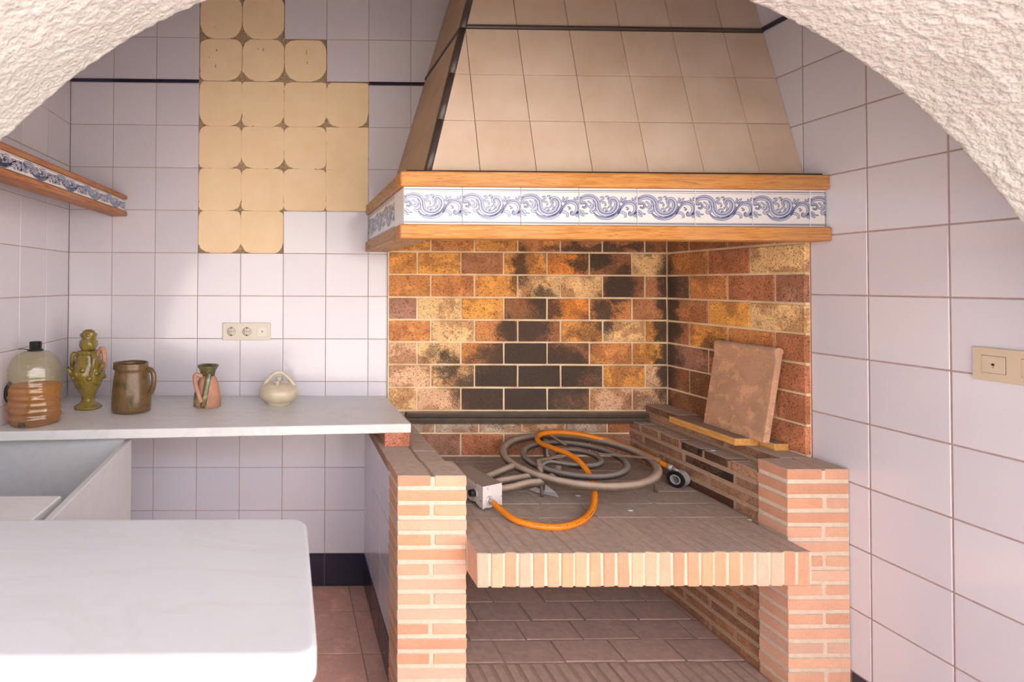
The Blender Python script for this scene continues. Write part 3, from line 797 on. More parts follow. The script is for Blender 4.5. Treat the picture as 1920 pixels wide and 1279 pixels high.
# blue border tiles
def scroll_mesh(wd, ht, cut=1.):
    bm = bmesh.new()
    def P(x, y): return Vector(((x-130)/875*wd, 0, (690-y)/580*ht))
    def ribbon(pts, ws, mi, off):
        pp = catmull([P(*q) for q in pts], 5); n = len(pp)
        L = []; R = []
        for i, p in enumerate(pp):
            t = (pp[min(i+1, n-1)]-pp[max(i-1, 0)]); t = t.normalized() if t.length > 1e-9 else Vector((1, 0, 0)); nn = Vector((-t.z, 0, t.x))
            f_ = i/(n-1)*(len(ws)-1); a = int(min(f_, len(ws)-2)); ww = ws[a]+(ws[a+1]-ws[a])*(f_-a)
            ww = ww/875*wd*.6
            L.append(p+nn*ww); R.append(p-nn*ww)
        def cl(p): return Vector((min(max(p.x, .0004), wd*cut-.0004), off, p.z))
        if min(p.x for p in L+R) > wd*cut: return L, R
        for i in range(n-1):
            q = [cl(L[i]), cl(L[i+1]), cl(R[i+1]), cl(R[i])]
            if (q[0]-q[2]).length < 1e-5 or (q[1]-q[3]).length < 1e-5: continue
            f = bm.faces.new([bm.verts.new(v) for v in q]); f.material_index = mi
        return L, R
    def outline(L, wl_=6.5):
        pts = [((v.x/wd*875+130), 690-v.z/ht*580) for v in L[::3]]
        if len(pts) > 2: ribbon(pts, [wl_, wl_], 1, -.0004)
    strokes = [
        ([(165, 395), (205, 415), (235, 375), (205, 335), (160, 345), (140, 310), (185, 258), (270, 240), (350, 262), (400, 320), (410, 400), (440, 470), (510, 505), (600, 500), (665, 450), (695, 380), (690, 320), (650, 280), (600, 285), (590, 330), (620, 360)], [18, 30, 52, 62, 72, 60, 30]),
        ([(345, 485), (400, 545), (490, 570), (590, 562), (680, 515), (735, 440), (745, 370)], [6, 34, 44, 40, 8]),
        ([(330, 300), (362, 360), (350, 430), (310, 450), (305, 475), (345, 478), (372, 440)], [10, 34, 30, 12]),
        ([(250, 310), (300, 345), (320, 390), (280, 400), (252, 372)], [10, 30, 14]),
        ([(715, 500), (755, 430), (815, 352), (890, 325), (955, 345), (985, 405), (970, 470), (915, 515), (880, 500), (905, 465)], [8, 26, 56, 50, 34, 16]),
        ([(700, 505), (760, 478), (815, 500), (830, 540), (795, 560)], [6, 30, 26, 8]),
        ([(735, 330), (765, 290), (760, 240)], [14, 26, 4]), ([(760, 330), (800, 290), (845, 250)], [16, 26, 4]), ([(780, 345), (830, 310), (860, 300)], [14, 12, 3]),
        ([(440, 260), (480, 245), (490, 280), (455, 300), (470, 330), (510, 330), (525, 370), (500, 390)], [10, 20, 18, 18, 8]),
        ([(520, 250), (550, 232), (570, 262), (545, 280)], [8, 18, 8]), ([(480, 440), (520, 415), (545, 450), (520, 470)], [10, 22, 10]), ([(560, 420), (590, 385), (620, 410), (600, 450)], [10, 22, 10]),
        ([(130, 460), (170, 470), (195, 500), (255, 505)], [16, 26, 20, 5]), ([(130, 480), (160, 520), (210, 545)], [16, 24, 5]),
        ([(990, 470), (965, 520), (975, 560)], [16, 24, 5]), ([(1003, 500), (1000, 540), (1003, 575)], [10, 16, 4]),
        ([(960, 300), (935, 275), (940, 255)], [12, 18, 4]), ([(985, 300), (975, 265), (995, 238)], [12, 16, 4]),
        ([(830, 400), (860, 410), (870, 435), (840, 435)], [6, 14, 6]), ([(130, 260), (150, 262), (160, 250)], [14, 12, 4])]
    for pts, ws in strokes:
        L, R = ribbon(pts, ws, 0, -.0002); outline(L); outline(R)
        if max(ws) > 40:
            ribbon(pts, [x*.16 for x in ws], 1, -.0004)
            q = [((a.x*.72+b.x*.28)/wd*875+130, 690-(a.z*.72+b.z*.28)/ht*580) for a, b in zip(L[::4], R[::4])]
            if len(q) > 2: ribbon(q, [4, 4], 1, -.0004)
    for (y, hgt) in ((157, 12), (180, 5), (642, 5), (660, 12)):
        x1 = 130+875*cut
        f = bm.faces.new([bm.verts.new(Vector((P(a, b).x+(.0004 if a == 130 else -.0004), -.0003, P(a, b).z))) for a, b in ((130, y), (x1, y), (x1, y-hgt), (130, y-hgt))]); f.material_index = 1
    me = bm_mesh(bm); me.materials.append(MAT['print_fill']); me.materials.append(MAT['print_line']); return me
TH0, TH1 = 1.6068, 1.7328
tw = (2.6262-1.2015)/7.28
full_print = scroll_mesh(tw-.0016, TH1-TH0); cut_print = scroll_mesh(tw-.0016, TH1-TH0, .27)
for k in range(8):
    x0 = 1.2015+tw*k; x1 = min(x0+tw, 2.6235)
    t_ = box('border_tile', x0+.0008, x1-.0008, -.732, -.722, TH0+.0005, TH1-.0005, 'tile_print', hd, .0008, base=H0)
    p_ = link('scroll_print', full_print if k < 7 else cut_print, None, t_, (-(x1-x0)/2+.0008, -.0051, -(TH1-TH0)/2))
for k in range(4):
    y1 = -.7225+tw*k if False else -.002-tw*k; y0 = max(y1-tw, -.7225)
    if k == 3: y0 = -.7225
    t_ = box('border_tile', 1.2015, 1.2115, y0+.0008, y1-.0008, TH0+.0005, TH1-.0005, 'tile_print', hd, .0008, base=H0)
    w_ = y1-y0
    if w_ > .15: link('scroll_print', full_print, None, t_, (-.0051, w_/2-.0008, -(TH1-TH0)/2), (0, 0, -PI/2))
# sloped faces
th = math.atan(.262)
OF = Vector((0, -.655, 1.79)); Uf = Vector((1, 0, 0)); Vf = Vector((0, math.sin(th), math.cos(th))); Nf = Vector((0, -math.cos(th), math.sin(th)))
def vz(z): return (z-1.79)/math.cos(th)
zrow = [1.783, 1.994, 2.180, 2.373]; zrow2 = [2.390, 2.584, 2.778, 2.945]
rowsH = list(zip(zrow[:-1], zrow[1:]))+list(zip(zrow2[:-1], zrow2[1:]))
jx = [1.2875+.1975*k for k in range(8)]
# left slanted edge of the front: x = 1.297+.3*(z-1.79), minus room for the quarter round
for (z0, z1) in rowsH:
    for k in range(7):
        xa, xb = jx[k], min(jx[k+1], XR)
        poly = [(xa+.0013, vz(z0)+.0013), (xb-.0013, vz(z0)+.0013), (xb-.0013, vz(z1)-.0013), (xa+.0013, vz(z1)-.0013)]
        poly = clip(poly, (-1, .300*math.cos(th)), -(1.297+.014))
        if len(poly) > 2 and (max(p[0] for p in poly)-min(p[0] for p in poly)) > .01:
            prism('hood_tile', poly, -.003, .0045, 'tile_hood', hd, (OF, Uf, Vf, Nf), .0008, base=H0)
prism('trim_tile', [(1.297+.3*(2.381-1.79)+.012, vz(2.3735)), (XR-.001, vz(2.3735)), (XR-.001, vz(2.3895)), (1.297+.3*(2.3895-1.79)+.012, vz(2.3895))], 0, .012, 'hood_trim', hd, (OF, Uf, Vf, Nf), .004, base=H0)
# left face
ph = math.atan(.300)
OS = Vector((1.297, 0, 1.79)); Us = Vector((0, -1, 0)); Vs = Vector((math.sin(ph), 0, math.cos(ph))); Ns = Vector((-math.cos(ph), 0, math.sin(ph)))
def vs_(z): return (z-1.79)/math.cos(ph)
for (z0, z1) in rowsH:
    for k in range(4):
        ua, ub = .2*k, .2*k+.2
        poly = [(ua+.001, vs_(z0)+.001), (ub-.001, vs_(z0)+.001), (ub-.001, vs_(z1)-.001), (ua+.001, vs_(z1)-.001)]
        poly = clip(poly, (1, .262*math.cos(ph)), .655-.012)
        if len(poly) > 2 and (max(p[0] for p in poly)-min(p[0] for p in poly)) > .01:
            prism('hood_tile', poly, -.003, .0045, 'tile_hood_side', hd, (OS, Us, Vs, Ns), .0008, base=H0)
prism('trim_tile', [(.001, vs_(2.3735)), (.50, vs_(2.3735)), (.49, vs_(2.3895)), (.001, vs_(2.3895))], 0, .010, 'hood_trim', hd, (OS, Us, Vs, Ns), .003, base=H0)
# dark quarter round down the slanted edge, in pieces
def edge_pt(z): return Vector((1.297+.300*(z-1.79)+.004, -.655+.262*(z-1.79)+.004, z))
for (z0, z1) in rowsH:
    a, b = edge_pt(z0+.001), edge_pt(z1-.001)
    if z0 > 2.38: a = edge_pt(z0-.016)
    link('corner_trim', tube(rel([a, b], H0), .0145, 16), 'hood_trim', hd)

# ------------------------------------------------------------------ tiled canopy shelf on the left
va = math.atan(.085)
V0 = (.072, -.02, 1.716)
vl = empty('wall_shelf', V0, None, -va)
tag(vl, 'narrow oak-edged wall shelf with a blue and white tile front, above the sink', 'wall shelf')
LV = 1.33
box('oak_moulding', -.075, .004, -LV, 0, .000, .023, 'oak_shelf', vl, .004)
box('oak_moulding', -.016, .004, -LV, 0, .078, .096, 'oak_shelf', vl, .004)
box('shelf_board', -.235, -.016, -LV, .002, .080, .094, 'oak_shelf', vl, .001)
box('backing_strip', -.030, -.018, -LV, 0, .023, .080, 'mortar', vl, 0)
sv = scroll_mesh(.1994, .054)
for k in range(6):
    y1 = -.001-.2*k; t_ = box('border_tile', -.018, -.010, max(y1-.2, -LV)+.0008, y1-.0008, .0235, .0775, 'tile_print', vl, .0006)
    link('scroll_print', sv, None, t_, (.0041, -.0997, -.027), (0, 0, PI/2))

# ------------------------------------------------------------------ marble shelf, sink, bar
def slab(name, poly, z0, z1, mat, bev=.003, seg=2, corner=None, cat=None, label=None):
    cx = sum(p[0] for p in poly)/len(poly); cy = sum(p[1] for p in poly)/len(poly)
    bm = bmesh.new(); a = [bm.verts.new((p[0]-cx, p[1]-cy, 0)) for p in poly]; b = [bm.verts.new((p[0]-cx, p[1]-cy, z1-z0)) for p in poly]
    bm.faces.new(a[::-1]); bm.faces.new(b); n = len(poly)
    for i in range(n): bm.faces.new((a[i], a[(i+1) % n], b[(i+1) % n], b[i]))
    bmesh.ops.recalc_face_normals(bm, faces=bm.faces[:])
    ed = [e for e in bm.edges if (e.verts[0] in a) == (e.verts[1] in a)]
    if bev: bmesh.ops.bevel(bm, geom=ed, offset=bev, segments=seg, affect='EDGES', profile=.5)
    o = link(name, bm_mesh(bm), mat, None, (cx, cy, z0)); return tag(o, label, cat)
slab('marble_shelf', [(-.198, -.003), (1.281, -.003), (1.285, -.490), (-.230, -.598)], .851, .8845, 'marble', .002, 1, None, 'shelf', 'white marble shelf along the back wall that carries the jugs')
def roundrect(x0, x1, y0, y1, r, corners, n=7):
    out = []
    for (cx, cy, a0, key) in ((x1-r, y1-r, 0, 'ne'), (x0+r, y1-r, 90, 'nw'), (x0+r, y0+r, 180, 'sw'), (x1-r, y0+r, 270, 'se')):
        if key in corners:
            for i in range(n+1): a = math.radians(a0+90*i/n); out.append((cx+r*math.cos(a), cy+r*math.sin(a)))
        else: out.append({'ne': (x1, y1), 'nw': (x0, y1), 'sw': (x0, y0), 'se': (x1, y0)}[key])
    return out
bar = slab('bar_top', roundrect(-.16, .861, -1.728, -1.306, .034, ('ne', 'se')), .850, .900, 'marble_bar', .010, 4, None, 'counter', 'thick white marble bar top with rounded corners in the foreground')
pw = tag(box('bar_wall', -.16, .78, -1.69, -1.35, 0, .850, 'plaster', None, .004), 'low white wall under the marble bar top', 'wall')
K0 = (0, -.8, 0)
sk = tag(empty('stone_sink', K0), 'deep pale marble laundry sink below the marble shelf', 'sink')
def kp(name, x0, x1, y0, y1, z0, z1, c=.003): return box(name, x0, x1, y0, y1, z0, z1, 'marble_sink', sk, c, base=K0)
kp('side_panel', .226, .247, -1.33, -.505, .10, .832)
kp('back_panel', -.225, .2255, -.525, -.505, .40, .838)
kp('basin_floor', -.225, .2255, -1.33, -.5255, .52, .55)
kp('front_panel', -.25, .2255, -1.33, -1.31, .10, .79)
kp('plinth', -.16, .22, -1.30, -.53, 0, .519)
db = slab('draining_slab', [(-.262, -1.325), (.190, -1.325), (.209, -1.018), (-.255, -1.022)], .801, .8325, 'marble', .003, 1, None, 'worktop', 'pale marble draining slab laid across the near end of the sink')
kp('inner_bearer', -.25, .2255, -1.30, -1.06, .745, .8005)

# loose bricks and planks
lb = box('support_brick', 1.187, 1.281, -.492, -.275, .799, .851, 'firebrick', None, .002, PT); tag(lb, 'short pink brick propping up the right end of the marble shelf', 'brick')
lb.color = lin(206, 134, 112)
sb = box('loose_brick', 2.503, 2.607, -.222, -.024, .822, .851, 'brick_inner', None, .002, lin(140, 104, 84)); tag(sb, 'dusty flat brick in the far corner behind the long plank', 'brick')
pa = box('plank', 2.464, 2.552, -.556, -.226, .822, .8485, 'plank', None, .0015); tag(pa, 'longer pale plank with an orange sawn edge on the right ledge', 'plank')
pb = box('plank', 2.556, 2.607, -.615, -.226, .822, .8475, 'plank', None, .0015); tag(pb, 'narrow plank between the longer plank and the firebricks', 'plank')
# top faces of planks are dusty like everything around
def plankmat():
    m = NB('dusty_pine_plank'); p = m.pos(True, (14, .9, 14))
    n = m.noise(p, 7, 6, .65, 1.2); c = m.ramp(n, [(.3, lin(238, 190, 120)), (.5, lin(228, 168, 92)), (.72, lin(200, 140, 76))])
    d = m.mr(m.up(), .5, .9, 0, .93); c = m.mix(d, c, lin(150, 134, 122)); return m.fin(c, .8, .2)
pm = plankmat()
for o in (pa, pb): o.data.materials[0] = pm

# stair tile leaning on the firebricks
def stair_tile():
    # profile in the (thickness t, height h) plane, extruded along the width
    H, T, W = .345, .022, .268
    pr = [(0, 0), (T, 0), (T, H-.020)]
    for i in range(9):
        a = math.radians(-20+200*i/8); pr.append((T*.5+.0165*math.cos(a)-.002, H-.0165+.0165*math.sin(a)))
    pr += [(-.005, H-.034), (0, H-.042)]
    bm = bmesh.new(); a = [bm.verts.new((p[0], 0, p[1])) for p in pr]; b = [bm.verts.new((p[0], W, p[1])) for p in pr]
    bm.faces.new(a); bm.faces.new(b[::-1]); n = len(pr)
    for i in range(n): bm.faces.new((a[i], b[i], b[(i+1) % n], a[(i+1) % n]))
    bmesh.ops.recalc_face_normals(bm, faces=bm.faces[:]); bmesh.ops.bevel(bm, geom=[e for e in bm.edges], offset=.0012, segments=1, affect='EDGES')
    return bm_mesh(bm)
stt = link('stair_tile', stair_tile(), 'stair_tile', None, (2.5195, -.610, .8490), (0, math.radians(9.2), math.radians(0)), lin(212, 166, 134))
tag(stt, 'dusty clay stair tile with a rounded nose leaning on the right firebricks', 'tile')

# ------------------------------------------------------------------ gas burner
Q = (2.0073, -.3164, .6971, .0415, .0349)
def pz(x, y, dz=0): return Q[2]+Q[3]*(x-Q[0])+Q[4]*(y-Q[1])+dz
G0 = (2.0073, -.3164, .605)
gb = tag(empty('gas_burner', G0), 'dusty three-ring gas burner with a white control box on the hearth', 'gas burner')
def ring(cx, cy, R, rt, mat, name='burner_ring'):
    pts = [(cx+R*math.cos(a), cy+R*math.sin(a), pz(cx+R*math.cos(a), cy+R*math.sin(a))) for a in [2*PI*i/96 for i in range(96)]]
    return link(name, tube(rel(pts, G0), rt, 14, True), mat, gb)
ring(2.0073, -.3164, .2771, .0152, 'burner'); ring(1.9954, -.3188, .1873, .0118, 'burner_dark'); ring(2.0116, -.3146, .0886, .0108, 'burner_dark')
def pipe(pts, r, mat='burner', name='pipe', n=6): return link(name, tube(rel(catmull(pts, n), G0), r, 12), mat, gb)
pipe([(1.565, -.455, .665), (1.62, -.430, .672), (1.69, -.39, .680), (1.745, -.358, .683)], .0135, name='gas_pipe')
pipe([(1.575, -.495, .660), (1.64, -.480, .668), (1.72, -.456, .670), (1.79, -.43, .672), (1.84, -.38, .688)], .0135, name='gas_pipe')
pipe([(1.59, -.535, .655), (1.65, -.530, .662), (1.72, -.505, .668), (1.79, -.48, .666), (1.87, -.42, .672), (1.925, -.34, .690)], .0135, name='gas_pipe')
pipe([(1.80, -.42, .690), (1.86, -.385, .705), (1.93, -.40, .700), (2.02, -.405, .695)], .008, 'burner_dark', 'gas_pipe')
def bar_(pts, w_, name='pan_support'):
    P = [Vector(p) for p in pts]; bm = bmesh.new(); t = .0022
    rows = []
    for i, p in enumerate(P):
        T = (P[min(i+1, len(P)-1)]-P[max(i-1, 0)]); T.z = 0
        if T.length < 1e-6: T = Vector((1, 0, 0))
        T.normalize(); n = Vector((-T.y, T.x, 0))*w_
        rows.append([bm.verts.new(p+n-Vector(G0)), bm.verts.new(p-n-Vector(G0)), bm.verts.new(p-n-Vector((0, 0, t*2))-Vector(G0)), bm.verts.new(p+n-Vector((0, 0, t*2))-Vector(G0))])
    for i in range(len(rows)-1):
        for k in range(4): bm.faces.new((rows[i][k], rows[i][(k+1) % 4], rows[i+1][(k+1) % 4], rows[i+1][k]))
    bm.faces.new(rows[0]); bm.faces.new(rows[-1]); bmesh.ops.recalc_face_normals(bm, faces=bm.faces[:])
    return link(name, bm_mesh(bm), 'burner', gb)
bar_([(1.788, -.462, .690), (1.790, -.460, .716), (1.812, -.400, .719), (1.925, -.362, .722)], .008)
bar_([(2.080, -.352, .729), (2.180, -.395, .733), (2.272, -.437, .737)], .0075)
bar_([(2.268, -.436, .737), (2.270, -.438, .704)], .0075)
bar_([(2.011, -.232, .727), (2.010, -.130, .731), (2.013, -.040, .736)], .0075)
for (x, y) in ((2.255, -.432), (2.011, -.050), (1.785, -.475)):
    pipe([(x, y, pz(x, y)-.008), (x+.002, y, .640), (x+.004, y, .6052)], .006, name='foot', n=3)
# control box
def cbox():
    bm = bmesh.new()
    A = Vector((1.518, -.594)); Bv = Vector((1.602, -.557)); Lg = Vector((-.045, .163)).normalized()*.20
    A2 = A+Lg; B2 = Bv+Lg; zt = .689; zb = .608
    def v(p, z): return bm.verts.new((p.x-G0[0], p.y-G0[1], z-G0[2]))
    top = [v(A, zt), v(Bv, zt), v(B2, zt), v(A2, zt)]; bm.faces.new(top)
    def side(p, q, n, jag):
        tp = [v(p.lerp(q, i/n), zt) for i in range(n+1)]; bt = [v(p.lerp(q, i/n), zb+(random.uniform(0, jag) if 0 < i < n else 0)) for i in range(n+1)]
        for i in range(n): bm.faces.new((tp[i], tp[i+1], bt[i+1], bt[i]))
    side(A, Bv, 10, .007); side(A2, A, 22, .012); side(B2, A2, 6, .004); side(Bv, B2, 10, .005)
    bmesh.ops.remove_doubles(bm, verts=bm.verts[:], dist=.0001); bmesh.ops.recalc_face_normals(bm, faces=bm.faces[:])
    return bm_mesh(bm)
cb = link('control_box', cbox(), 'enamel', gb)
sol = cb.modifiers.new('thickness', 'SOLIDIFY'); sol.thickness = .0015
n2 = Vector((-.163, -.045, 0)).normalized()    # normal of the knob side
for (fx, rr) in ((.22, .0135), (.62, .0125)):
    p = Vector((1.518, -.594, .652))+Vector((-.045, .163, 0)).normalized()*.20*fx
    link('knob', tube(rel([p, p+n2*.005], G0), rr*1.15, 20), 'steel', cb)
    link('knob', tube(rel([p+n2*.005, p+n2*.022, p+n2*.024], G0), [rr, rr*.92, rr*.8], 20), 'black', cb)
n1 = Vector((.037, -.084, 0)).normalized()
p = Vector((1.545, -.5835, .637)); link('hose_tail', tube(rel([p, p+n1*.022], G0), .009, 16), 'steel', cb)
link('flange', tube(rel([p-n1*.001, p+n1*.003], G0), .0155, 20), 'enamel', cb)

# hose
hp = [(1.552, -.600, .636), (1.565, -.640, .626), (1.590, -.695, .6165), (1.645, -.732, .6145), (1.719, -.741, .6145), (1.800, -.705, .6145), (1.875, -.640, .6150), (1.930, -.575, .632), (1.968, -.500, .668), (1.975, -.425, .706), (1.965, -.345, .722), (1.935, -.262, .724), (1.922, -.205, .722), (1.925, -.160, .728), (1.960, -.118, .738), (2.03, -.100, .742), (2.12, -.106, .738), (2.22, -.140, .724), (2.30, -.195, .706), (2.345, -.262, .688), (2.370, -.312, .674), (2.382, -.345, .668)]
U0 = (1.719, -.741, .605)
gh = tag(empty('gas_hose', U0), 'bright orange rubber gas hose looping across the hearth and burner', 'hose')
hpts = catmull(hp, 8)
link('hose_tube', tube(rel(hpts, U0), .0106, 14), 'hose', gh)
bm = bmesh.new()
for i in range(22, 58):
    a, b = hpts[i], hpts[i+1]; T = (b-a).normalized(); n = Vector((T.y, -T.x, 0)).normalized(); outw = (n*.80+Vector((0, 0, .6))).normalized(); vv = T.cross(outw).normalized()
    for k in range(3):
        if random.random() < .25: continue
        c_ = a.lerp(b, (k+.2)/3)+outw*.0107-Vector(U0); L_ = (b-a).length/3*random.uniform(.4, .75); hgt = random.uniform(.0008, .0015)
        bm.faces.new([bm.verts.new(q) for q in (c_-vv*hgt, c_+T*L_-vv*hgt, c_+T*L_+vv*hgt, c_+vv*hgt)])
link('hose_print', bm_mesh(bm), 'ink', gh)
link('hose_clamp', tube(rel([hpts[-4], hpts[-1]+Vector((.002, -.006, -.001))], U0), .0128, 16), 'steel', gh)
# regulator
R0 = (2.39, -.37, .605)
rg = tag(empty('gas_regulator', R0), 'small grey metal cylinder with a black rubber ring at the end of the hose', 'regulator')
ax = Vector((.88, .47, 0)).normalized(); c0 = Vector((2.364, -.392, .6375))
def ann(a, b, ro, ri, seg=32):
    """hollow cylinder"""
    bm = bmesh.new(); T = (b-a).normalized(); up_ = Vector((0, 0, 1)); s_ = T.cross(up_).normalized()
    R = []
    for (p, r) in ((a, ri), (a, ro), (b, ro), (b, ri)):
        R.append([bm.verts.new(p+(up_*math.cos(2*PI*k/seg)+s_*math.sin(2*PI*k/seg))*r-Vector(R0)) for k in range(seg)])
    for q in range(4):
        A, B = R[q], R[(q+1) % 4]
        for k in range(seg): bm.faces.new((A[k], A[(k+1) % seg], B[(k+1) % seg], B[k]))
    bmesh.ops.recalc_face_normals(bm, faces=bm.faces[:]); bmesh.ops.bevel(bm, geom=[e for e in bm.edges if len(e.link_faces) == 2 and e.calc_face_angle() > .8], offset=.0012, segments=2, affect='EDGES')
    return bm_mesh(bm, False)
link('metal_cup', ann(c0+ax*.010, c0+ax*.050, .0315, .016), 'steel', rg)
link('rubber_ring', ann(c0, c0+ax*.0105, .032, .0185), 'black', rg)
link('inner_sleeve', ann(c0-ax*.002, c0+ax*.02, .0185, .0150), 'steel', rg)
link('inlet', tube(rel([c0+ax*.022+Vector((0, 0, .028)), Vector(hp[-1])+Vector((.004, -.004, 0))], R0), .0075, 12), 'steel', rg)

# paper scrap and chips on the hearth
bm = bmesh.new()
pp = [(1.772, -.408, .6055), (1.80, -.40, .613), (1.822, -.428, .607), (1.842, -.395, .622), (1.862, -.44, .6055), (1.850, -.482, .6055), (1.822, -.472, .610), (1.80, -.445, .6055)]
vv = [bm.verts.new(Vector(q)-Vector((1.82, -.44, .605))) for q in pp]; cv = bm.verts.new((-.001, .004, .004))
for i in range(8): bm.faces.new((vv[i], vv[(i+1) % 8], cv))
o = link('paper_scrap', bm_mesh(bm), 'paper', None, (1.82, -.44, .6052)); s = o.modifiers.new('t', 'SOLIDIFY'); s.thickness = .0006; s.offset = 1
tag(o, 'crumpled white paper scrap beside the burner on the hearth', 'paper')
for (x, y, lab) in ((2.045, -.60, 'white plaster chip on the hearth nearest the front edge'), (1.93, -.47, 'white plaster chip on the hearth inside the hose loop'), (2.452, -.47, 'white chip lying on the right brick ledge')):
    z = .605 if x < 2.4 else .7765
    bm = bmesh.new(); bmesh.ops.create_cube(bm, size=1)
    for v in bm.verts: v.co = Vector((v.co.x*.014+random.uniform(-.002, .002), v.co.y*.006+random.uniform(-.001, .001), (v.co.z+.5)*.003))
    tag(link('plaster_chip', bm_mesh(bm), 'paper', None, (x, y, z), (0, 0, random.uniform(-.5, .5))), lab, 'debris', 'small white chips on the brickwork')

# ------------------------------------------------------------------ sockets
def socket_back():
    b = Vector((.6315, -.001, 1.184)); e = tag(empty('socket_plate', b), 'ivory triple wall plate with two sockets on the back wall tiles', 'socket')
    def bx(n, x0, x1, z0, z1, d0, d1, mat, par=e, c=.001): return box(n, x0-.0, x1, -d1, -d0, z0, z1, mat, par, c)
    bx('frame', -.1125, .1125, -.041, .041, .0, .008, 'white_plastic', e, .002)
    for cx in (-.072, .0):
        s_ = bx('socket_insert', cx-.024, cx+.024, -.0245, .0245, .008, .0095, 'white_insert')
        # recessed round well: dark rim, disc, pins
        def disc(n, r, y, mat, x=0, z=0, seg=28):
            return link(n, tube([(x, y, z), (x, y-.0006, z)], r, seg), mat, s_)
        disc('well_rim', .0205, -.0006, 'dark_gap'); disc('well', .0196, -.0010, 'white_plastic')
        for px_ in (-.0095, 0, .0095): disc('pin_hole', .0019, -.0017, 'dark_gap', px_)
        disc('earth_clip', .0028, -.0017, 'dark_gap', 0, .0172); disc('earth_clip', .0028, -.0017, 'dark_gap', 0, -.0172)
    s_ = bx('blank_insert', .048, .096, -.0245, .0245, .008, .0095, 'white_insert')
    link('aerial_hole', tube([(0, -.0006, 0), (0, -.0014, 0)], .0035, 16), 'dark_gap', s_); link('aerial_pin', tube([(0, -.001, 0), (0, -.0024, 0)], .0022, 16), 'white_plastic', s_)
    for cx in (-.072, 0, .072): box('shadow_gap', cx-.0248, cx+.0248, -.0083, -.0078, -.0253, .0253, 'beige_plastic', e, 0)
socket_back()
b = Vector((XR-.0005, -1.220, 1.2112)); e = tag(empty('socket_plate', b), 'beige wall plate on the right wall tiles at the edge of the picture', 'socket')
box('frame', -.008, 0, -.118, .116, -.0425, .0425, 'beige_plastic', e, .002)
for cy in (.073, .0, -.073):
    box('shadow_gap', -.0085, -.0078, cy-.0228, cy+.0228, -.0225, .0225, 'dark_gap', e, 0)
    s_ = box('insert', -.0098, -.0080, cy-.0222, cy+.0222, -.0218, .0218, 'beige_plastic', e, .0006)
    if cy > 0: link('aerial_hole', tube([(-.0012, 0, 0), (-.0016, 0, 0)], .0030, 16), 'dark_gap', s_); link('aerial_hole', tube([(-.0012, 0, -.0068), (-.0016, 0, -.0068)], .0012, 8), 'dark_gap', s_)

# ------------------------------------------------------------------ pots on the shelf
ZS = .8845
# oil bottle
o = tag(empty('oil_bottle', (-.121, -.478, ZS)), 'large clear plastic bottle half full of amber oil with a black cap', 'bottle')
def ribs(r, z, a):
    k = .0026*math.sin(z*2*PI/.024+.5*math.sin(a)) if z < .165 else (.0015*math.sin(z*2*PI/.02) if z < .2 else 0)
    k += .003*math.sin(3*a+z*40)*(1 if z < .165 else 0)
    return r+k
prof = [(.06, 0), (.083, .004), (.091, .016)]+[(.0915+.001*math.sin(i), .016+.006*i) for i in range(1, 30)]+[(.0925, .20), (.090, .213), (.0855, .226), (.0775, .240), (.066, .252), (.052, .261), (.036, .2675), (.022, .270), (.0205, .276)]
link('bottle_body', lathe(prof, 56, 1, True, ribs), 'pet', o)
profo = [(.055, .004), (.079, .008), (.087, .018)]+[(.0878, .018+.006*i) for i in range(1, 21)]+[(.087, .142)]
link('oil', lathe(profo, 56, 1, True, lambda r, z, a: ribs(r, z, a)-.001), 'oil', o)
cap = link('cap', lathe([(.027, .268), (.0285, .272), (.021, .276), (.0215, .300), (.019, .303)], 36), 'black', o)
link('cap_strap', tube([(-.02, 0, .271), (-.045, -.004, .276), (-.062, -.006, .274)], [.004, .003, .0025], 8, flat=.5), 'black', o)
link('handle_tab', tube(catmull([(-.088, .0, .150), (-.100, -.01, .13), (-.102, -.012, .10), (-.092, -.008, .075)], 5), .007, 8), 'black', o)
link('label_patch', boxmesh(.028, .004, .012, .001), 'black', o, (-.004, -.0885, .016))
# green glazed figure jug
o = tag(empty('figure_jug', (-.012, -.245, ZS)), 'tall olive green glazed ornamental jug with a footed base and knobbly top', 'jug')
prof = [(.040, 0), (.054, .003), (.055, .010), (.042, .018), (.028, .028), (.024, .040), (.027, .052), (.038, .070), (.050, .092), (.060, .115), (.066, .135), (.067, .150), (.064, .165), (.060, .180), (.055, .195), (.050, .212), (.046, .225), (.049, .232), (.049, .238), (.038, .242), (.030, .244)]
link('jug_body', lathe(prof, 44, 1, True, lambda r, z, a: r*(1+.03*math.sin(5*a+z*30))), 'green_glaze', o)
link('jug_lid', lathe([(.024, .240), (.033, .250), (.036, .264), (.033, .280), (.026, .290), (.029, .300), (.030, .312), (.024, .322), (.012, .328)], 32, 1, True, lambda r, z, a: r*(1+.10*math.sin(4*a+z*90))), 'green_glaze', o)
link('handle', tube(catmull([(.040, -.01, .222), (.060, -.02, .250), (.072, -.024, .238), (.074, -.022, .205), (.066, -.015, .165)], 6), [.010]*25, 10), 'bare_clay', o)
link('handle', tube(catmull([(-.038, -.01, .222), (-.055, -.02, .228), (-.060, -.02, .200), (-.060, -.015, .165)], 6), [.009]*19, 10), 'green_glaze', o)
link('handle', tube(catmull([(.028, -.038, .235), (.044, -.058, .220), (.042, -.064, .185), (.032, -.060, .150)], 6), [.008]*19, 10), 'green_glaze', o)
link('spout', tube([(.050, -.03, .15), (.070, -.035, .18), (.076, -.035, .195)], [.012, .009, .006], 10), 'green_glaze', o)
link('spout', tube([(-.050, -.03, .14), (-.068, -.035, .165), (-.074, -.035, .178)], [.012, .009, .006], 10), 'green_glaze', o)
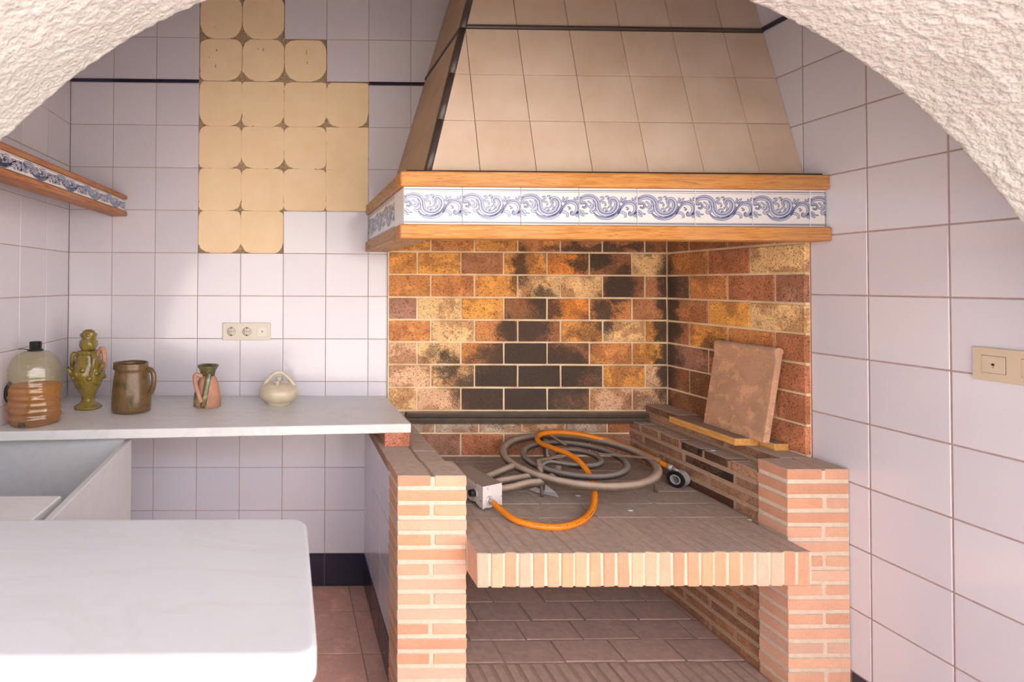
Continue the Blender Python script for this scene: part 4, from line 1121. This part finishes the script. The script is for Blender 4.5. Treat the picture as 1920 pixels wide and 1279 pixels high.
for q in range(9):
    a = -PI/2+(q-4)*.42; z = .150+.02*math.sin(q*2.1)
    bm = bmesh.new(); bmesh.ops.create_icosphere(bm, subdivisions=2, radius=.012)
    link('applied_leaf', bm_mesh(bm, True), 'green_glaze', o, (.062*math.cos(a), .062*math.sin(a), z))
for q in range(5):
    a = q*1.25; bm = bmesh.new(); bmesh.ops.create_icosphere(bm, subdivisions=2, radius=.009); link('applied_knob', bm_mesh(bm, True), 'green_glaze', o, (.027*math.cos(a), .027*math.sin(a), .306))
# brown pitcher
o = tag(empty('pitcher', (.183, -.292, ZS)), 'squat olive brown glazed pitcher with a loop handle', 'pitcher')
prof = [(.066, 0), (.0765, .004), (.079, .02), (.0785, .05), (.076, .09), (.072, .13), (.067, .160), (.0655, .168), (.068, .171), (.067, .180), (.0655, .189), (.067, .196), (.0655, .198), (.0615, .196), (.060, .185), (.062, .12), (.060, .10)]
def sp(r, z, a):
    d = (a-PI) % (2*PI); d = min(d, 2*PI-d); return r+(.009*math.exp(-(d/.35)**2) if z > .17 else 0)
link('pitcher_body', lathe(prof, 48, 1, False, sp), 'brown_glaze', o)
link('pitcher_bottom', lathe([(.066, 0.0005), (.066, .102), (.0605, .103)], 40), 'pot_inside', o)
link('handle', tube(catmull([(.060, -.012, .160), (.078, -.02, .172), (.094, -.026, .158), (.097, -.028, .125), (.089, -.024, .088), (.072, -.016, .066)], 6), [.0105]*31, 12), 'brown_glaze', o)
# small clay jug
o = tag(empty('clay_jug', (.482, -.212, ZS)), 'small bare pink clay jug with a green glazed flared mouth', 'jug')
prof = [(.050, 0), (.0565, .003), (.057, .020), (.053, .060), (.046, .095), (.036, .120), (.030, .132)]
link('jug_body', lathe(prof, 40), 'bare_clay', o)
link('mouth', lathe([(.030, .128), (.031, .140), (.036, .155), (.042, .166), (.045, .172), (.044, .1755), (.040, .174), (.031, .158), (.026, .140)], 40, 1, True, lambda r, z, a: r*(1+(.10*math.exp(-((a-.5)/.4)**2) if z > .16 else 0))), 'drip_glaze', o)
link('mouth_hole', lathe([(.036, .1625), (.037, .1640)], 28), 'pot_inside', o)
link('handle', tube(catmull([(-.022, -.028, .132), (-.044, -.040, .140), (-.046, -.048, .115), (-.034, -.055, .075), (-.018, -.060, .030)], 6), [.0095]*25, 12), 'bare_clay', o)
link('glaze_drip', tube(catmull([(.008, -.0285, .145), (.004, -.040, .110), (-.002, -.051, .070), (-.008, -.0565, .030), (-.012, -.057, .006)], 6), [.011, .011]+[.0125]*21+[.010, .009], 12, flat=.4), 'drip_glaze', o)
link('side_drip', tube(catmull([(-.036, -.030, .10), (-.046, -.034, .05), (-.049, -.032, .006)], 6), [.006]*13, 10, flat=.4), 'drip_glaze', o)
# cream botijo
o = tag(empty('water_jar', (.783, -.165, ZS)), 'squat cream glazed water jar with a basket handle', 'jar')
prof = [(.052, 0), (.0555, .004), (.054, .010), (.062, .014), (.076, .026), (.0845, .042), (.086, .056), (.081, .070), (.068, .083), (.050, .092), (.030, .097), (.012, .099)]
link('jar_body', lathe(prof, 48), 'cream_glaze', o)
link('handle', tube(catmull([(-.064, -.005, .082), (-.046, -.005, .104), (-.024, -.005, .128), (0, -.005, .138), (.024, -.005, .130), (.050, -.005, .106), (.070, -.005, .082)], 6), [.0085]*37, 12), 'cream_glaze', o)
link('spout', tube([(-.004, -.040, .085), (-.005, -.056, .102), (-.005, -.060, .108)], [.012, .0085, .008], 14), 'cream_glaze', o)
link('filling_neck', lathe([(.012, .095), (.010, .105), (.0125, .112), (.013, .116)], 20), 'cream_glaze', o)

bpy.context.view_layer.update()
